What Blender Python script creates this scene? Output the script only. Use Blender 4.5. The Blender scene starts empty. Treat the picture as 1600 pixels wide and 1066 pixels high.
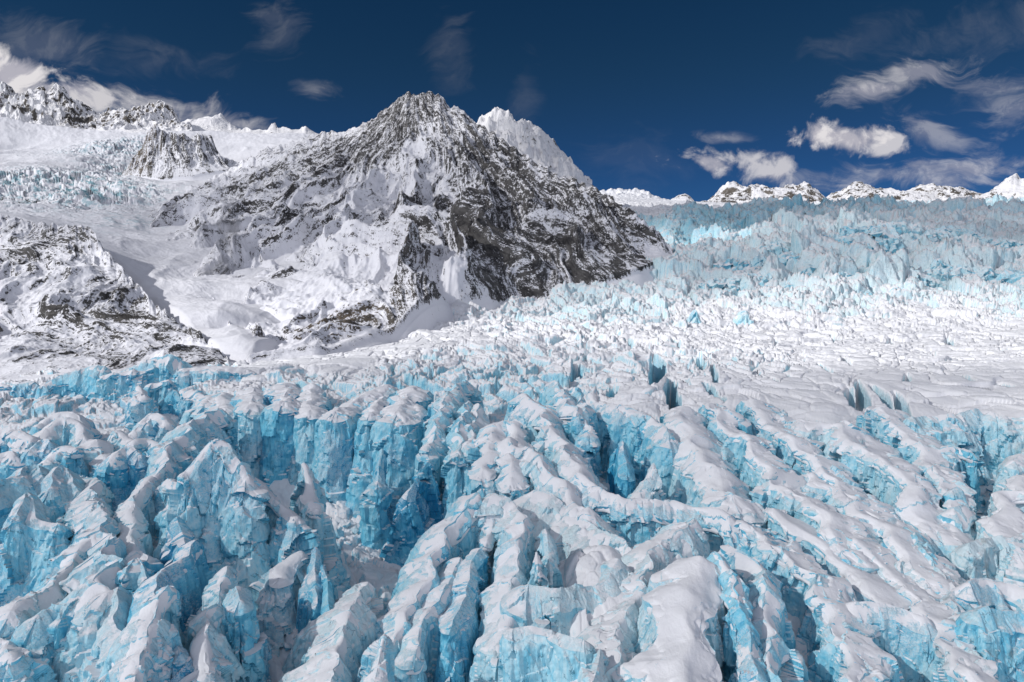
import bpy, bmesh, math, random, os, time
import numpy as np
from mathutils import Vector
from concurrent.futures import ThreadPoolExecutor

Q = float(os.environ.get('SCENE_Q', '1'))        # mesh density while testing
R = math.radians
sc = bpy.context.scene
COL = sc.collection
# ------------------------------------------------------------------ camera
FPX = 1067.0                                      # focal length in photo pixels (24 mm on 36 mm)
PITCH = math.atan(103 / 1067.0)
cam = bpy.data.cameras.new('camera'); cam.lens = 24.0; cam.sensor_width = 36.0
cam.clip_start = 1.0; cam.clip_end = 60000.0
camo = bpy.data.objects.new('camera', cam); COL.objects.link(camo)
camo.location = (0, 0, 0); camo.rotation_euler = (math.pi / 2 - PITCH, 0, 0)
sc.camera = camo
# ------------------------------------------------------------------ light
SUN_EL, SUN_AZ = R(34), R(-112)                   # azimuth clockwise from +Y (the viewing direction)
w = bpy.data.worlds.new('World'); sc.world = w; w.use_nodes = True
sun = bpy.data.lights.new('sun', 'SUN'); sun.energy = 3.15; sun.angle = R(0.6); sun.color = (1.0, 0.98, 0.96)
suno = bpy.data.objects.new('sun', sun); COL.objects.link(suno)
sdir = Vector((math.sin(SUN_AZ) * math.cos(SUN_EL), math.cos(SUN_AZ) * math.cos(SUN_EL), math.sin(SUN_EL)))
suno.rotation_euler = sdir.to_track_quat('Z', 'Y').to_euler()
sc.view_settings.view_transform = 'Standard'; sc.view_settings.look = 'None'
sc.view_settings.exposure = 0.0; sc.view_settings.gamma = 1.0
sc.cycles.max_bounces = 6; sc.cycles.diffuse_bounces = 4; sc.cycles.glossy_bounces = 2
sc.cycles.transparent_max_bounces = 6; sc.cycles.volume_bounces = 0
sc.cycles.volume_step_rate = 1.0; sc.cycles.volume_max_steps = 64

def at(px, py, Y=None, z=None):                   # point seen at a photo pixel, at a given forward distance or height
    xs = (px - 800) / FPX; ys = (533 - py) / FPX
    ca, sa = math.cos(PITCH), math.sin(PITCH)
    d = (xs, ca + ys * sa, -sa + ys * ca)
    t = Y / d[1] if Y is not None else z / d[2]
    return (d[0] * t, d[1] * t, d[2] * t)

# ------------------------------------------------------------------ node helpers
class NT:
    def __init__(s, tree): s.t = tree; tree.nodes.clear()
    def n(s, typ, **kw):
        nd = s.t.nodes.new(typ)
        for k, v in kw.items():
            if k.startswith('i_'):
                key = k[2:]
                key = int(key) if key.isdigit() else key.replace('_', ' ')
                s.set(nd, key, v)
            else: setattr(nd, k, v)
        return nd
    def set(s, nd, key, v):
        if isinstance(v, bpy.types.NodeSocket): s.t.links.new(v, nd.inputs[key])
        else: nd.inputs[key].default_value = v
    def math(s, op, a, b=0.0, c=0.0, clamp=False):
        nd = s.t.nodes.new('ShaderNodeMath'); nd.operation = op; nd.use_clamp = clamp
        for i, v in enumerate((a, b, c)): s.set(nd, i, v)
        return nd.outputs[0]
    def vec(s, op, a, b=(0, 0, 0), out=0):
        nd = s.t.nodes.new('ShaderNodeVectorMath'); nd.operation = op
        s.set(nd, 0, a)
        if op == 'SCALE': s.set(nd, 3, b)
        else: s.set(nd, 1, b)
        return nd.outputs[out]
    def noise(s, vec, scale, detail=4.0, rough=0.55, dist=0.0, col=False):
        nd = s.n('ShaderNodeTexNoise'); s.set(nd, 'Vector', vec); s.set(nd, 'Scale', scale)
        s.set(nd, 'Detail', detail); s.set(nd, 'Roughness', rough); s.set(nd, 'Distortion', dist)
        return nd.outputs['Color' if col else 0]
    def sm(s, v, a, b, lo=0.0, hi=1.0):
        nd = s.n('ShaderNodeMapRange'); nd.interpolation_type = 'SMOOTHSTEP'
        s.set(nd, 0, v); s.set(nd, 1, a); s.set(nd, 2, b); s.set(nd, 3, lo); s.set(nd, 4, hi)
        return nd.outputs[0]
    def mix(s, f, a, b, blend='MIX'):
        nd = s.n('ShaderNodeMix'); nd.data_type = 'RGBA'; nd.blend_type = blend
        s.set(nd, 0, f)
        for i, v in ((6, a), (7, b)):
            if isinstance(v, tuple) and len(v) == 3: v = v + (1.0,)
            s.set(nd, i, v)
        return nd.outputs[2]
    def link(s, a, b): s.t.links.new(a, b)

# ------------------------------------------------------------------ sky
def build_world():
    N = NT(w.node_tree)
    sky = N.n('ShaderNodeTexSky'); sky.sky_type = 'NISHITA'; sky.sun_disc = False
    sky.sun_elevation = SUN_EL; sky.sun_rotation = SUN_AZ; sky.altitude = 2600
    sky.air_density = 1.0; sky.dust_density = 0.0; sky.ozone_density = 3.0
    hs = N.n('ShaderNodeHueSaturation'); N.set(hs, 'Saturation', 1.3); N.set(hs, 'Value', 0.28); N.set(hs, 'Color', sky.outputs[0])
    tc = N.n('ShaderNodeTexCoord')
    d = tc.outputs['Generated']
    sp = N.n('ShaderNodeSeparateXYZ'); N.link(d, sp.inputs[0])
    el = sp.outputs[2]
    fy = N.math('MAXIMUM', sp.outputs[1], 0.05)
    a_ = N.math('DIVIDE', sp.outputs[0], fy); e_ = N.math('DIVIDE', el, fy)   # bearing and height of a direction
    cb = N.n('ShaderNodeCombineXYZ'); N.link(a_, cb.inputs[0]); N.link(e_, cb.inputs[1]); P2 = cb.outputs[0]
    wp = N.vec('ADD', P2, N.vec('SCALE', N.vec('SUBTRACT', N.noise(P2, 7.0, 3, 0.5, col=True), (.5, .5, .5)), 0.10))
    puff = N.noise(wp, 11.0, 9, 0.60, 0.3)
    puff2 = N.noise(N.vec('ADD', wp, (0.012, -0.014, 0)), 11.0, 9, 0.60, 0.3)   # the same cloud a little away from the sun: for its lit side
    wisp = N.noise(N.vec('MULTIPLY', wp, (1.0, 2.6, 1.0)), 7.5, 9, 0.62, 0.8)
    # px, py, half width, half height, roll, cover, kind (0 puffy, 1 wispy)
    CL = [(1300, 212, 95, 26, .10, 1.0, 0), (1390, 228, 60, 20, .1, .75, 0), (1105, 252, 62, 24, .14, .85, 0), (1200, 268, 62, 32, .25, .72, 0), (1440, 112, 90, 30, -.22, .48, 1), (1360, 140, 60, 22, -.1, .6, 1),
          (1400, 275, 190, 26, .02, .50, 1), (1540, 262, 90, 34, .1, .52, 1), (1580, 170, 90, 46, .2, .30, 1), (1500, 60, 170, 50, -.2, .07, 1), (1460, 205, 90, 26, .5, .34, 1), (1350, 60, 120, 30, -.3, .05, 1),
          (10, 105, 110, 48, .35, 1.0, 0), (120, 150, 120, 30, .20, .80, 0), (240, 165, 110, 40, .15, .60, 1), (370, 195, 70, 20, .1, .5, 1), (60, 70, 130, 50, .3, .12, 1),
          (492, 138, 50, 18, .1, .20, 1), (430, 38, 50, 40, -.2, .09, 1), (820, 130, 34, 60, .1, .05, 1), (705, 80, 40, 60, -.1, .05, 1), (230, 100, 110, 40, 0, .06, 1), (1130, 215, 60, 16, 0, .30, 1), (980, 250, 90, 50, 0, .03, 1)]
    tot = None
    for px, py, hw, hh, roll, cov, kind in CL:
        c = at(px, py, Y=1.0); hw_ = hw / FPX; hh_ = hh / FPX; cr, sr = math.cos(roll), math.sin(roll)
        dx = N.math('SUBTRACT', a_, c[0]); dy = N.math('SUBTRACT', e_, c[2])
        u = N.math('ADD', N.math('MULTIPLY', dx, cr / hw_), N.math('MULTIPLY', dy, -sr / hw_))
        v = N.math('ADD', N.math('MULTIPLY', dx, sr / hh_), N.math('MULTIPLY', dy, cr / hh_))
        r2 = N.math('SQRT', N.math('ADD', N.math('MULTIPLY', u, u), N.math('MULTIPLY', v, v)))
        m_ = N.math('SUBTRACT', 1.0, N.math('MULTIPLY', r2, 0.5), clamp=True)            # 1 in the middle, 0 at twice the radius
        n_ = wisp if kind else puff
        q = N.math('ADD', n_, N.math('MULTIPLY', N.math('SUBTRACT', m_, 0.62), 0.55))
        q = N.math('MULTIPLY', N.sm(q, 0.44 if not kind else .42, 0.60 if not kind else .74), N.math('MULTIPLY', N.sm(m_, 0.0, 0.35), cov))
        tot = q if tot is None else N.math('MAXIMUM', tot, q)
    lit = N.sm(N.math('SUBTRACT', puff, puff2), -0.05, 0.05)
    ccol = N.mix(lit, (5.0, 4.9, 5.6), (8.4, 8.1, 8.3))
    fr = N.sm(sp.outputs[1], 0.05, 0.2)
    clear = N.mix(N.sm(el, 0.30, 0.04), hs.outputs[0], N.mix(1.0, hs.outputs[0], (0.42, 0.85, 1.45), 'MULTIPLY'))
    skc = N.mix(N.math('MULTIPLY', tot, fr), clear, ccol)
    # bright broken cloud deck behind the viewer, unseen, added as fill light
    bk = N.noise(d, 2.2, 6, 0.6)
    bf = N.math('MULTIPLY', N.sm(bk, 0.36, 0.56), N.sm(sp.outputs[1], 0.05, -0.35))
    bf = N.math('MULTIPLY', bf, N.sm(el, 0.0, 0.12))
    skc = N.mix(bf, skc, (8.2, 8.5, 9.9))
    bg = N.n('ShaderNodeBackground'); N.link(skc, bg.inputs[0]); N.set(bg, 1, 0.09)
    out = N.n('ShaderNodeOutputWorld'); N.link(bg.outputs[0], out.inputs[0])
build_world()

# ------------------------------------------------------------------ tags
def tag(o, label=None, cat=None, group=None, kind=None):
    if label: o['label'] = label
    if cat: o['category'] = cat
    if group: o['group'] = group
    if kind: o['kind'] = kind
    return o

# ------------------------------------------------------------------ numpy noise
rng = np.random.RandomState(7)
PT = rng.permutation(256).astype(np.int32); PT = np.concatenate([PT, PT, PT])
_g = rng.normal(size=(256, 3)); _g /= np.linalg.norm(_g, axis=1)[:, None]; G3 = (_g * 1.5).astype(np.float32)
_a = rng.rand(256) * 2 * np.pi; G2 = (np.stack([np.cos(_a), np.sin(_a)], 1) * 1.4).astype(np.float32)
RND = rng.rand(256, 4).astype(np.float32)
POOL = ThreadPoolExecutor(4)
def par(fn, *arrs):                               # run fn over chunks of the arrays in threads
    shp = arrs[0].shape
    fl = [np.ascontiguousarray(np.broadcast_to(a, shp), dtype=np.float32).ravel() for a in arrs]
    n = fl[0].size; C = 60000
    parts = [(i, min(n, i + C)) for i in range(0, n, C)]
    res = list(POOL.map(lambda p: fn(*[a[p[0]:p[1]] for a in fl]), parts))
    if isinstance(res[0], tuple):
        return tuple(np.concatenate([r[k] for r in res]).reshape(shp) for k in range(len(res[0])))
    return np.concatenate(res).reshape(shp)
def _p2(x, y, s=0):
    xi = np.floor(x); yi = np.floor(y); fx = x - xi; fy = y - yi
    xi = (xi.astype(np.int32) + s * 37) & 255; yi = (yi.astype(np.int32) + s * 91) & 255
    u = fx * fx * fx * (fx * (fx * 6 - 15) + 10); v = fy * fy * fy * (fy * (fy * 6 - 15) + 10)
    def g(a, b, dx, dy):
        h = G2[PT[PT[(xi + a) & 255] + ((yi + b) & 255)]]
        return h[:, 0] * dx + h[:, 1] * dy
    a = g(0, 0, fx, fy); b = g(1, 0, fx - 1, fy); c = g(0, 1, fx, fy - 1); d = g(1, 1, fx - 1, fy - 1)
    return (a + u * (b - a)) * (1 - v) + (c + u * (d - c)) * v
def _p3(x, y, z, s=0):
    xi = np.floor(x); yi = np.floor(y); zi = np.floor(z); fx = x - xi; fy = y - yi; fz = z - zi
    xi = (xi.astype(np.int32) + s * 37) & 255; yi = (yi.astype(np.int32) + s * 91) & 255; zi = (zi.astype(np.int32) + s * 53) & 255
    u = fx * fx * (3 - 2 * fx); v = fy * fy * (3 - 2 * fy); t = fz * fz * (3 - 2 * fz)
    def g(a, b, c):
        h = G3[PT[PT[PT[(xi + a) & 255] + ((yi + b) & 255)] + ((zi + c) & 255)]]
        return h[:, 0] * (fx - a) + h[:, 1] * (fy - b) + h[:, 2] * (fz - c)
    def l(a, b, k): return a + k * (b - a)
    return l(l(l(g(0, 0, 0), g(1, 0, 0), u), l(g(0, 1, 0), g(1, 1, 0), u), v),
             l(l(g(0, 0, 1), g(1, 0, 1), u), l(g(0, 1, 1), g(1, 1, 1), u), v), t)
def fbm2(x, y, octs=4, s=0, rough=0.5):
    def f(x, y):
        r = 0; a = 1.0; k = 1.0
        for o in range(octs):
            r = r + a * _p2(x * k, y * k, s + o); a *= rough; k *= 2.03
        return r
    return par(f, x, y)
def ridged2(x, y, octs=4, s=0, rough=0.5):
    def f(x, y):
        r = 0; a = 1.0; k = 1.0; wgt = 1.0
        for o in range(octs):
            n = 1 - np.abs(_p2(x * k, y * k, s + o)) * 1.6; n = np.clip(n, 0, 1) ** 2
            r = r + a * n * wgt; wgt = np.clip(n * 1.6, 0, 1); a *= rough; k *= 2.07
        return r
    return par(f, x, y)
def fbm3(x, y, z, octs=3, s=0, rough=0.5):
    def f(x, y, z):
        r = 0; a = 1.0; k = 1.0
        for o in range(octs):
            r = r + a * _p3(x * k, y * k, z * k, s + o); a *= rough; k *= 2.03
        return r
    return par(f, x, y, z)
def worley(x, y, s=0, jit=0.85):                  # F1, F2, cell random, tilted-plane value
    def f(x, y):
        xi = np.floor(x); yi = np.floor(y)
        F1 = np.full(x.shape, 9.0, np.float32); F2 = F1.copy(); rr = np.zeros_like(F1); tl = np.zeros_like(F1)
        for a in (-1, 0, 1):
            for b in (-1, 0, 1):
                cx = xi + a; cy = yi + b
                h = RND[PT[PT[(cx.astype(np.int32) + s * 31) & 255] + ((cy.astype(np.int32) + s * 17) & 255)]]
                dx = x - (cx + 0.5 + (h[:, 0] - 0.5) * jit); dy = y - (cy + 0.5 + (h[:, 1] - 0.5) * jit)
                d = np.sqrt(dx * dx + dy * dy)
                n1 = d < F1
                F2 = np.where(n1, F1, np.minimum(F2, d))
                an = h[:, 3] * 6.283
                tl = np.where(n1, np.cos(an) * dx + np.sin(an) * dy, tl)
                rr = np.where(n1, h[:, 2], rr)
                F1 = np.where(n1, d, F1)
        return F1, F2, rr, tl
    return par(f, x, y)
def cells3(x, y, z, s=0):                         # shattered-block value: random step and tilted facet of the nearest 3D cell
    def f(x, y, z):
        xi = np.floor(x - 0.5); yi = np.floor(y - 0.5); zi = np.floor(z - 0.5)
        F1 = np.full(x.shape, 9.0, np.float32); rr = np.zeros_like(F1)
        for a in (0, 1):
            for b in (0, 1):
                for c in (0, 1):
                    cx = xi + a; cy = yi + b; cz = zi + c
                    h = RND[PT[PT[PT[(cx.astype(np.int32) + s * 31) & 255] + ((cy.astype(np.int32) + s * 17) & 255)] + ((cz.astype(np.int32) + s * 7) & 255)]]
                    dx = x - (cx + 0.5 + (h[:, 0] - 0.5) * .8); dy = y - (cy + 0.5 + (h[:, 1] - 0.5) * .8); dz = z - (cz + 0.5 + (h[:, 2] - 0.5) * .8)
                    d = dx * dx + dy * dy + dz * dz
                    n1 = d < F1
                    v = h[:, 3] + (h[:, 0] - .5) * 2.6 * dx + (h[:, 1] - .5) * 2.6 * dy + (h[:, 2] - .5) * 2.0 * dz
                    rr = np.where(n1, v, rr); F1 = np.where(n1, d, F1)
        return rr - 0.5
    return par(f, x, y, z)
def sstep(a, b, x):
    t = np.clip((x - a) / (b - a), 0, 1); return t * t * (3 - 2 * t)

# ------------------------------------------------------------------ meshes from grids
def grid_mesh(name, co, closed_u=False, mat=None, attrs=None, keep=None, sharp=None):
    """co: (nv, nu, 3); quads between; closed in u if asked; keep: boolean mask per quad"""
    nv, nu = co.shape[:2]
    idx = np.arange(nv * nu, dtype=np.int32).reshape(nv, nu)
    if closed_u: idx = np.concatenate([idx, idx[:, :1]], 1)
    q = np.stack([idx[:-1, :-1], idx[:-1, 1:], idx[1:, 1:], idx[1:, :-1]], -1)
    q = q[keep] if keep is not None else q.reshape(-1, 4)
    verts = co.reshape(-1, 3)
    att = {k: v.reshape(verts.shape[0], -1) for k, v in (attrs or {}).items()}
    if keep is not None:
        used = np.zeros(len(verts), bool); used[q.ravel()] = True
        rm = np.cumsum(used) - 1; q = rm[q].astype(np.int32); verts = verts[used]
        att = {k: v[used] for k, v in att.items()}
    me = bpy.data.meshes.new(name)
    me.vertices.add(len(verts)); me.vertices.foreach_set('co', verts.astype(np.float32).ravel())
    nq = len(q)
    me.loops.add(nq * 4); me.loops.foreach_set('vertex_index', q.astype(np.int32).ravel())
    me.polygons.add(nq)
    me.polygons.foreach_set('loop_start', np.arange(0, nq * 4, 4, dtype=np.int32))
    for k, v in att.items():
        if v.shape[1] == 1:
            a = me.attributes.new(k, 'FLOAT', 'POINT'); a.data.foreach_set('value', v.astype(np.float32).ravel())
        else:
            a = me.attributes.new(k, 'FLOAT_VECTOR', 'POINT'); a.data.foreach_set('vector', v.astype(np.float32).ravel())
    me.update(calc_edges=True); me.shade_smooth()
    if sharp: me.set_sharp_from_angle(angle=math.radians(sharp))
    if mat: me.materials.append(mat)
    return me
def link(name, me, parent=None):
    o = bpy.data.objects.new(name, me); COL.objects.link(o)
    if parent: o.parent = parent
    return o

# ------------------------------------------------------------------ materials
def ice_material(name, whole=False):
    """snow on what lies flat, blue ice on what is steep. Colour of the object: r = how blue, g = snow cover, b = dirt
       (whole=True: the three come from a mesh attribute instead)"""
    m = bpy.data.materials.new(name); m.use_nodes = True; N = NT(m.node_tree)
    geo = N.n('ShaderNodeNewGeometry'); pos = geo.outputs['Position']
    if whole: src = N.n('ShaderNodeAttribute', attribute_name='look').outputs['Vector']
    else: src = N.n('ShaderNodeObjectInfo').outputs['Color']
    sp = N.n('ShaderNodeSeparateXYZ'); N.link(src, sp.inputs[0])
    blue, snow, dirt = sp.outputs[0], sp.outputs[1], sp.outputs[2]
    nz = N.n('ShaderNodeSeparateXYZ'); N.link(geo.outputs['Normal'], nz.inputs[0]); nz = nz.outputs[2]
    big = N.noise(pos, 0.06, 3, 0.5)
    mid = N.noise(pos, 0.35, 6, 0.62)
    fine = N.noise(pos, 2.2, 4, 0.65)
    sv = N.vec('MULTIPLY', pos, (1.0, 1.0, 0.13))
    flute = N.noise(sv, 0.9, 5, 0.6, 0.4)
    # snow cover
    k = N.math('ADD', nz, N.math('MULTIPLY', N.math('SUBTRACT', mid, 0.5), 0.6))
    k = N.math('ADD', k, N.math('MULTIPLY', N.math('SUBTRACT', fine, 0.5), 0.45))
    k = N.math('ADD', k, N.math('MULTIPLY', N.math('SUBTRACT', big, 0.5), 0.5))
    k = N.math('ADD', k, snow)
    sm_ = N.sm(k, 0.68, 0.90)
    # rime: specks of snow stuck on the walls, in patches
    speck = N.noise(N.vec('MULTIPLY', pos, (1, 1, 1.5)), 1.9, 7, 0.75)
    pt = N.sm(N.math('ADD', N.math('ADD', big, N.math('MULTIPLY', snow, 0.5)), N.math('MULTIPLY', nz, 0.35)), 0.52, 0.80)
    rime = N.math('MULTIPLY', N.sm(N.math('ADD', speck, N.math('MULTIPLY', pt, 0.08)), 0.50, 0.60), N.math('MULTIPLY', pt, 0.48))
    mask = N.math('MAXIMUM', sm_, rime, clamp=True)
    # ice colour
    b = N.math('ADD', N.math('SUBTRACT', blue, 0.12), N.math('MULTIPLY', N.math('SUBTRACT', mid, 0.5), 0.45))
    b = N.math('ADD', b, N.math('MULTIPLY', N.math('SUBTRACT', flute, 0.5), 0.9), clamp=True)
    b = N.math('ADD', b, N.math('MULTIPLY', N.math('SUBTRACT', big, 0.5), 0.9), clamp=True)
    b = N.math('ADD', b, N.math('MULTIPLY', N.math('SUBTRACT', 0.35, nz), 0.35), clamp=True)
    ramp = N.n('ShaderNodeValToRGB'); N.link(b, ramp.inputs[0])
    e = ramp.color_ramp.elements
    e[0].position = 0.0; e[0].color = (0.64, 0.78, 0.82, 1)
    e[1].position = 1.0; e[1].color = (0.03, 0.32, 0.55, 1)
    for p, c in ((0.28, (0.42, 0.71, 0.81, 1)), (0.6, (0.17, 0.57, 0.75, 1))):
        x = ramp.color_ramp.elements.new(p); x.color = c
    ic = ramp.outputs[0]
    dn = N.math('MULTIPLY', N.sm(N.noise(N.vec('MULTIPLY', pos, (1, 1, 0.25)), 0.22, 7, 0.7), 0.50, 0.72), N.math('MULTIPLY', dirt, 0.9), clamp=True)
    ic = N.mix(dn, ic, (0.20, 0.19, 0.165))
    # thin dark-blue fracture lines
    vo = N.n('ShaderNodeTexVoronoi'); vo.feature = 'DISTANCE_TO_EDGE'
    wv = N.vec('ADD', N.vec('MULTIPLY', pos, (1, 1, 0.45)), N.vec('SCALE', N.noise(pos, 0.5, 3, 0.6, col=True), 2.5))
    N.set(vo, 'Vector', wv); N.set(vo, 'Scale', 0.22)
    ln = N.math('MULTIPLY', N.sm(vo.outputs[0], 0.022, 0.004), N.sm(mid, 0.48, 0.60))
    ic = N.mix(N.math('MULTIPLY', ln, 0.7), ic, (0.03, 0.16, 0.25))
    snc = N.mix(N.noise(pos, 0.12, 4, 0.6), (0.79, 0.795, 0.835), (0.86, 0.86, 0.87))
    col = N.mix(mask, ic, snc)
    bs = N.n('ShaderNodeBsdfPrincipled'); N.link(col, bs.inputs['Base Color'])
    N.link(N.sm(mask, 0, 1, 0.34, 0.75), bs.inputs['Roughness'])
    N.set(bs, 'IOR', 1.31)
    h = N.math('ADD', N.math('MULTIPLY', fine, 0.30), N.math('MULTIPLY', mid, 0.9))
    h = N.math('ADD', h, N.math('MULTIPLY', mask, 0.14))
    h = N.math('ADD', h, N.math('MULTIPLY', N.noise(pos, 7.0, 3, 0.6), 0.07))
    h = N.math('SUBTRACT', h, N.math('MULTIPLY', ln, 0.25))
    wq = N.vec('ADD', N.vec('MULTIPLY', pos, (1, 1, 0.5)), N.vec('SCALE', N.noise(pos, 0.35, 3, 0.6, col=True), 2.0))
    for sc_, wt_ in ((0.30, 1.0), (0.95, 0.30)):   # chipped facets
        vf_ = N.n('ShaderNodeTexVoronoi'); vf_.distance = 'MANHATTAN'; N.set(vf_, 'Vector', wq); N.set(vf_, 'Scale', sc_)
        h = N.math('ADD', h, N.math('MULTIPLY', vf_.outputs[0], N.math('MULTIPLY', N.sm(sm_, 1.0, 0.0, 0.1, 1.0), wt_)))
    h = N.math('ADD', h, N.math('MULTIPLY', flute, N.sm(nz, 0.75, 0.3, 0, 0.5)))
    bp = N.n('ShaderNodeBump'); N.set(bp, 'Strength', 0.75); N.set(bp, 'Distance', 1.0); N.link(h, bp.inputs['Height'])
    st = N.math('SUBTRACT', 0.55, N.math('MULTIPLY', sm_, 0.30)); N.link(st, bp.inputs['Strength'])
    N.link(bp.outputs[0], bs.inputs['Normal'])
    out = N.n('ShaderNodeOutputMaterial'); N.link(bs.outputs[0], out.inputs[0])
    return m
def snow_material():
    m = bpy.data.materials.new('wind_packed_snow'); m.use_nodes = True; N = NT(m.node_tree)
    pos = N.n('ShaderNodeNewGeometry').outputs['Position']
    a = N.noise(N.vec('MULTIPLY', pos, (1, .5, 1)), 0.55, 5, 0.6, 0.4); b = N.noise(pos, 2.4, 4, 0.65); c = N.noise(pos, 0.10, 4, 0.6)
    col = N.mix(c, (0.79, 0.795, 0.835), (0.86, 0.86, 0.87))
    bs = N.n('ShaderNodeBsdfPrincipled'); N.link(col, bs.inputs['Base Color']); N.set(bs, 'Roughness', 0.7); N.set(bs, 'Specular IOR Level', 0.25)
    h = N.math('ADD', N.math('MULTIPLY', a, 0.55), N.math('MULTIPLY', b, 0.16)); h = N.math('ADD', h, N.math('MULTIPLY', N.noise(pos, 8, 3, .6), .04))
    bp = N.n('ShaderNodeBump'); N.set(bp, 'Strength', 0.45); N.set(bp, 'Distance', 1.0); N.link(h, bp.inputs['Height']); N.link(bp.outputs[0], bs.inputs['Normal'])
    out = N.n('ShaderNodeOutputMaterial'); N.link(bs.outputs[0], out.inputs[0])
    return m
def mountain_material(name, rock_a, rock_b, tan=(0.20, 0.155, 0.105), unit=1.0, snow=(0.80, 0.80, 0.84)):
    """rock and snow. Mesh attributes: rock (how bare 0..1), flow (coords along the fall line), tan (warm rock), blue (bare ice)"""
    m = bpy.data.materials.new(name); m.use_nodes = True; N = NT(m.node_tree)
    geo = N.n('ShaderNodeNewGeometry'); pos = geo.outputs['Position']
    at_ = lambda k, o='Fac': N.n('ShaderNodeAttribute', attribute_name=k).outputs[o]
    rock, tn, blu, flow = at_('rock'), at_('tan'), at_('blue'), at_('flow', 'Vector')
    nzs = N.n('ShaderNodeSeparateXYZ'); N.link(geo.outputs['Normal'], nzs.inputs[0]); nz = nzs.outputs[2]
    a = N.noise(flow, 0.030 / unit, 7, 0.68, 0.5)
    c = N.noise(flow, 0.15 / unit, 6, 0.72, 0.3)
    d = N.noise(pos, 0.11 / unit, 6, 0.72)
    f = N.noise(pos, 0.45 / unit, 4, 0.7)
    g2 = N.noise(flow, 0.45 / unit, 5, 0.75, 0.2)
    k = N.math('ADD', N.math('MULTIPLY', N.math('SUBTRACT', a, 0.5), 1.8), N.math('MULTIPLY', N.math('SUBTRACT', c, 0.5), 2.3))
    for t_, w_ in ((d, 1.6), (f, 1.7), (g2, 1.0)): k = N.math('ADD', k, N.math('MULTIPLY', N.math('SUBTRACT', t_, 0.5), w_))
    k = N.math('ADD', k, N.math('MINIMUM', N.math('ADD', rock, N.math('MINIMUM', N.math('SUBTRACT', 0.74, nz), 0.22)), 0.63))
    mk = N.sm(k, 0.46, 0.55)
    rc = N.mix(N.sm(N.math('ADD', N.math('MULTIPLY', N.noise(pos, 0.05 / unit, 6, 0.65), .5), N.math('MULTIPLY', N.noise(flow, 0.30 / unit, 6, 0.7), .5)), 0.40, 0.60), rock_a, rock_b)
    rc = N.mix(N.math('MULTIPLY', tn, N.sm(N.noise(pos, 0.03 / unit, 5, 0.6), 0.35, 0.6)), rc, tan)
    rc = N.mix(N.sm(f, 0.55, 0.75, 0.0, 0.3), rc, (0.20, 0.19, 0.18))
    bm = N.math('MULTIPLY', blu, N.sm(N.noise(pos, 0.05 / unit, 8, 0.75), 0.47, 0.60))
    snc = N.mix(bm, snow, (0.24, 0.43, 0.49))
    col = N.mix(mk, snc, rc)
    bs = N.n('ShaderNodeBsdfPrincipled'); N.link(col, bs.inputs['Base Color']); N.set(bs, 'Roughness', 0.8)
    N.set(bs, 'Specular IOR Level', 0.2)
    h = N.math('ADD', N.math('MULTIPLY', c, 4.0 * unit), N.math('MULTIPLY', d, 3.5 * unit))
    h = N.math('ADD', h, N.math('MULTIPLY', f, 2.4 * unit)); 
    amp = N.math('ADD', 0.18, N.math('MULTIPLY', N.sm(k, 0.1, 0.6), 0.82))
    bp = N.n('ShaderNodeBump'); N.link(amp, bp.inputs['Strength']); N.set(bp, 'Distance', 1.0)
    N.link(h, bp.inputs['Height']); N.link(bp.outputs[0], bs.inputs['Normal'])
    out = N.n('ShaderNodeOutputMaterial'); N.link(bs.outputs[0], out.inputs[0])
    return m

M_SNOW = snow_material()
M_ICE = ice_material('snow_capped_blue_ice'); M_GL = ice_material('glacier_ice_and_snow', True)
M_DARK = mountain_material('dark_rock_and_snow', (0.032, 0.031, 0.033), (0.135, 0.13, 0.128))
M_CRAG = mountain_material('brown_rock_and_snow', (0.042, 0.041, 0.042), (0.15, 0.145, 0.14), unit=1.2)
M_FAR = mountain_material('pale_rock_and_snow', (0.09, 0.085, 0.08), (0.22, 0.20, 0.18), unit=8.0, snow=(0.84, 0.83, 0.84))

# ------------------------------------------------------------------ smooth surface through control points
def rbf(pts, vals, smooth=0.02):
    P = np.array(pts, float); V = np.array(vals, float); n = len(P)
    K = np.linalg.norm(P[:, None] - P[None], axis=2)
    A = np.zeros((n + 3, n + 3)); A[:n, :n] = K - np.eye(n) * smooth; A[:n, n] = 1; A[:n, n + 1:] = P; A[n:, :n] = A[:n, n:].T
    s = np.linalg.solve(A, np.concatenate([V, np.zeros(3)]))
    def ev(x, y):
        def f(x, y):
            r = s[n] + s[n + 1] * x + s[n + 2] * y
            for i in range(n): r = r + s[i] * np.sqrt((x - P[i, 0]) ** 2 + (y - P[i, 1]) ** 2 + 1e-4)
            return r
        return par(f, x, y)
    return ev
def shepard(pts, vals, pw=3.0):
    P = np.array(pts, float); V = np.array(vals, float)
    def ev(x, y):
        def f(x, y):
            W = np.zeros_like(x); S = [np.zeros_like(x) for _ in range(V.shape[1])]
            for p, v in zip(P, V):
                wgt = 1.0 / (((x - p[0]) ** 2 + (y - p[1]) ** 2) ** (pw / 2) + 1e-4); W += wgt
                for j in range(len(S)): S[j] += wgt * v[j]
            return tuple(q / W for q in S)
        return par(f, x, y)
    return ev

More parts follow.
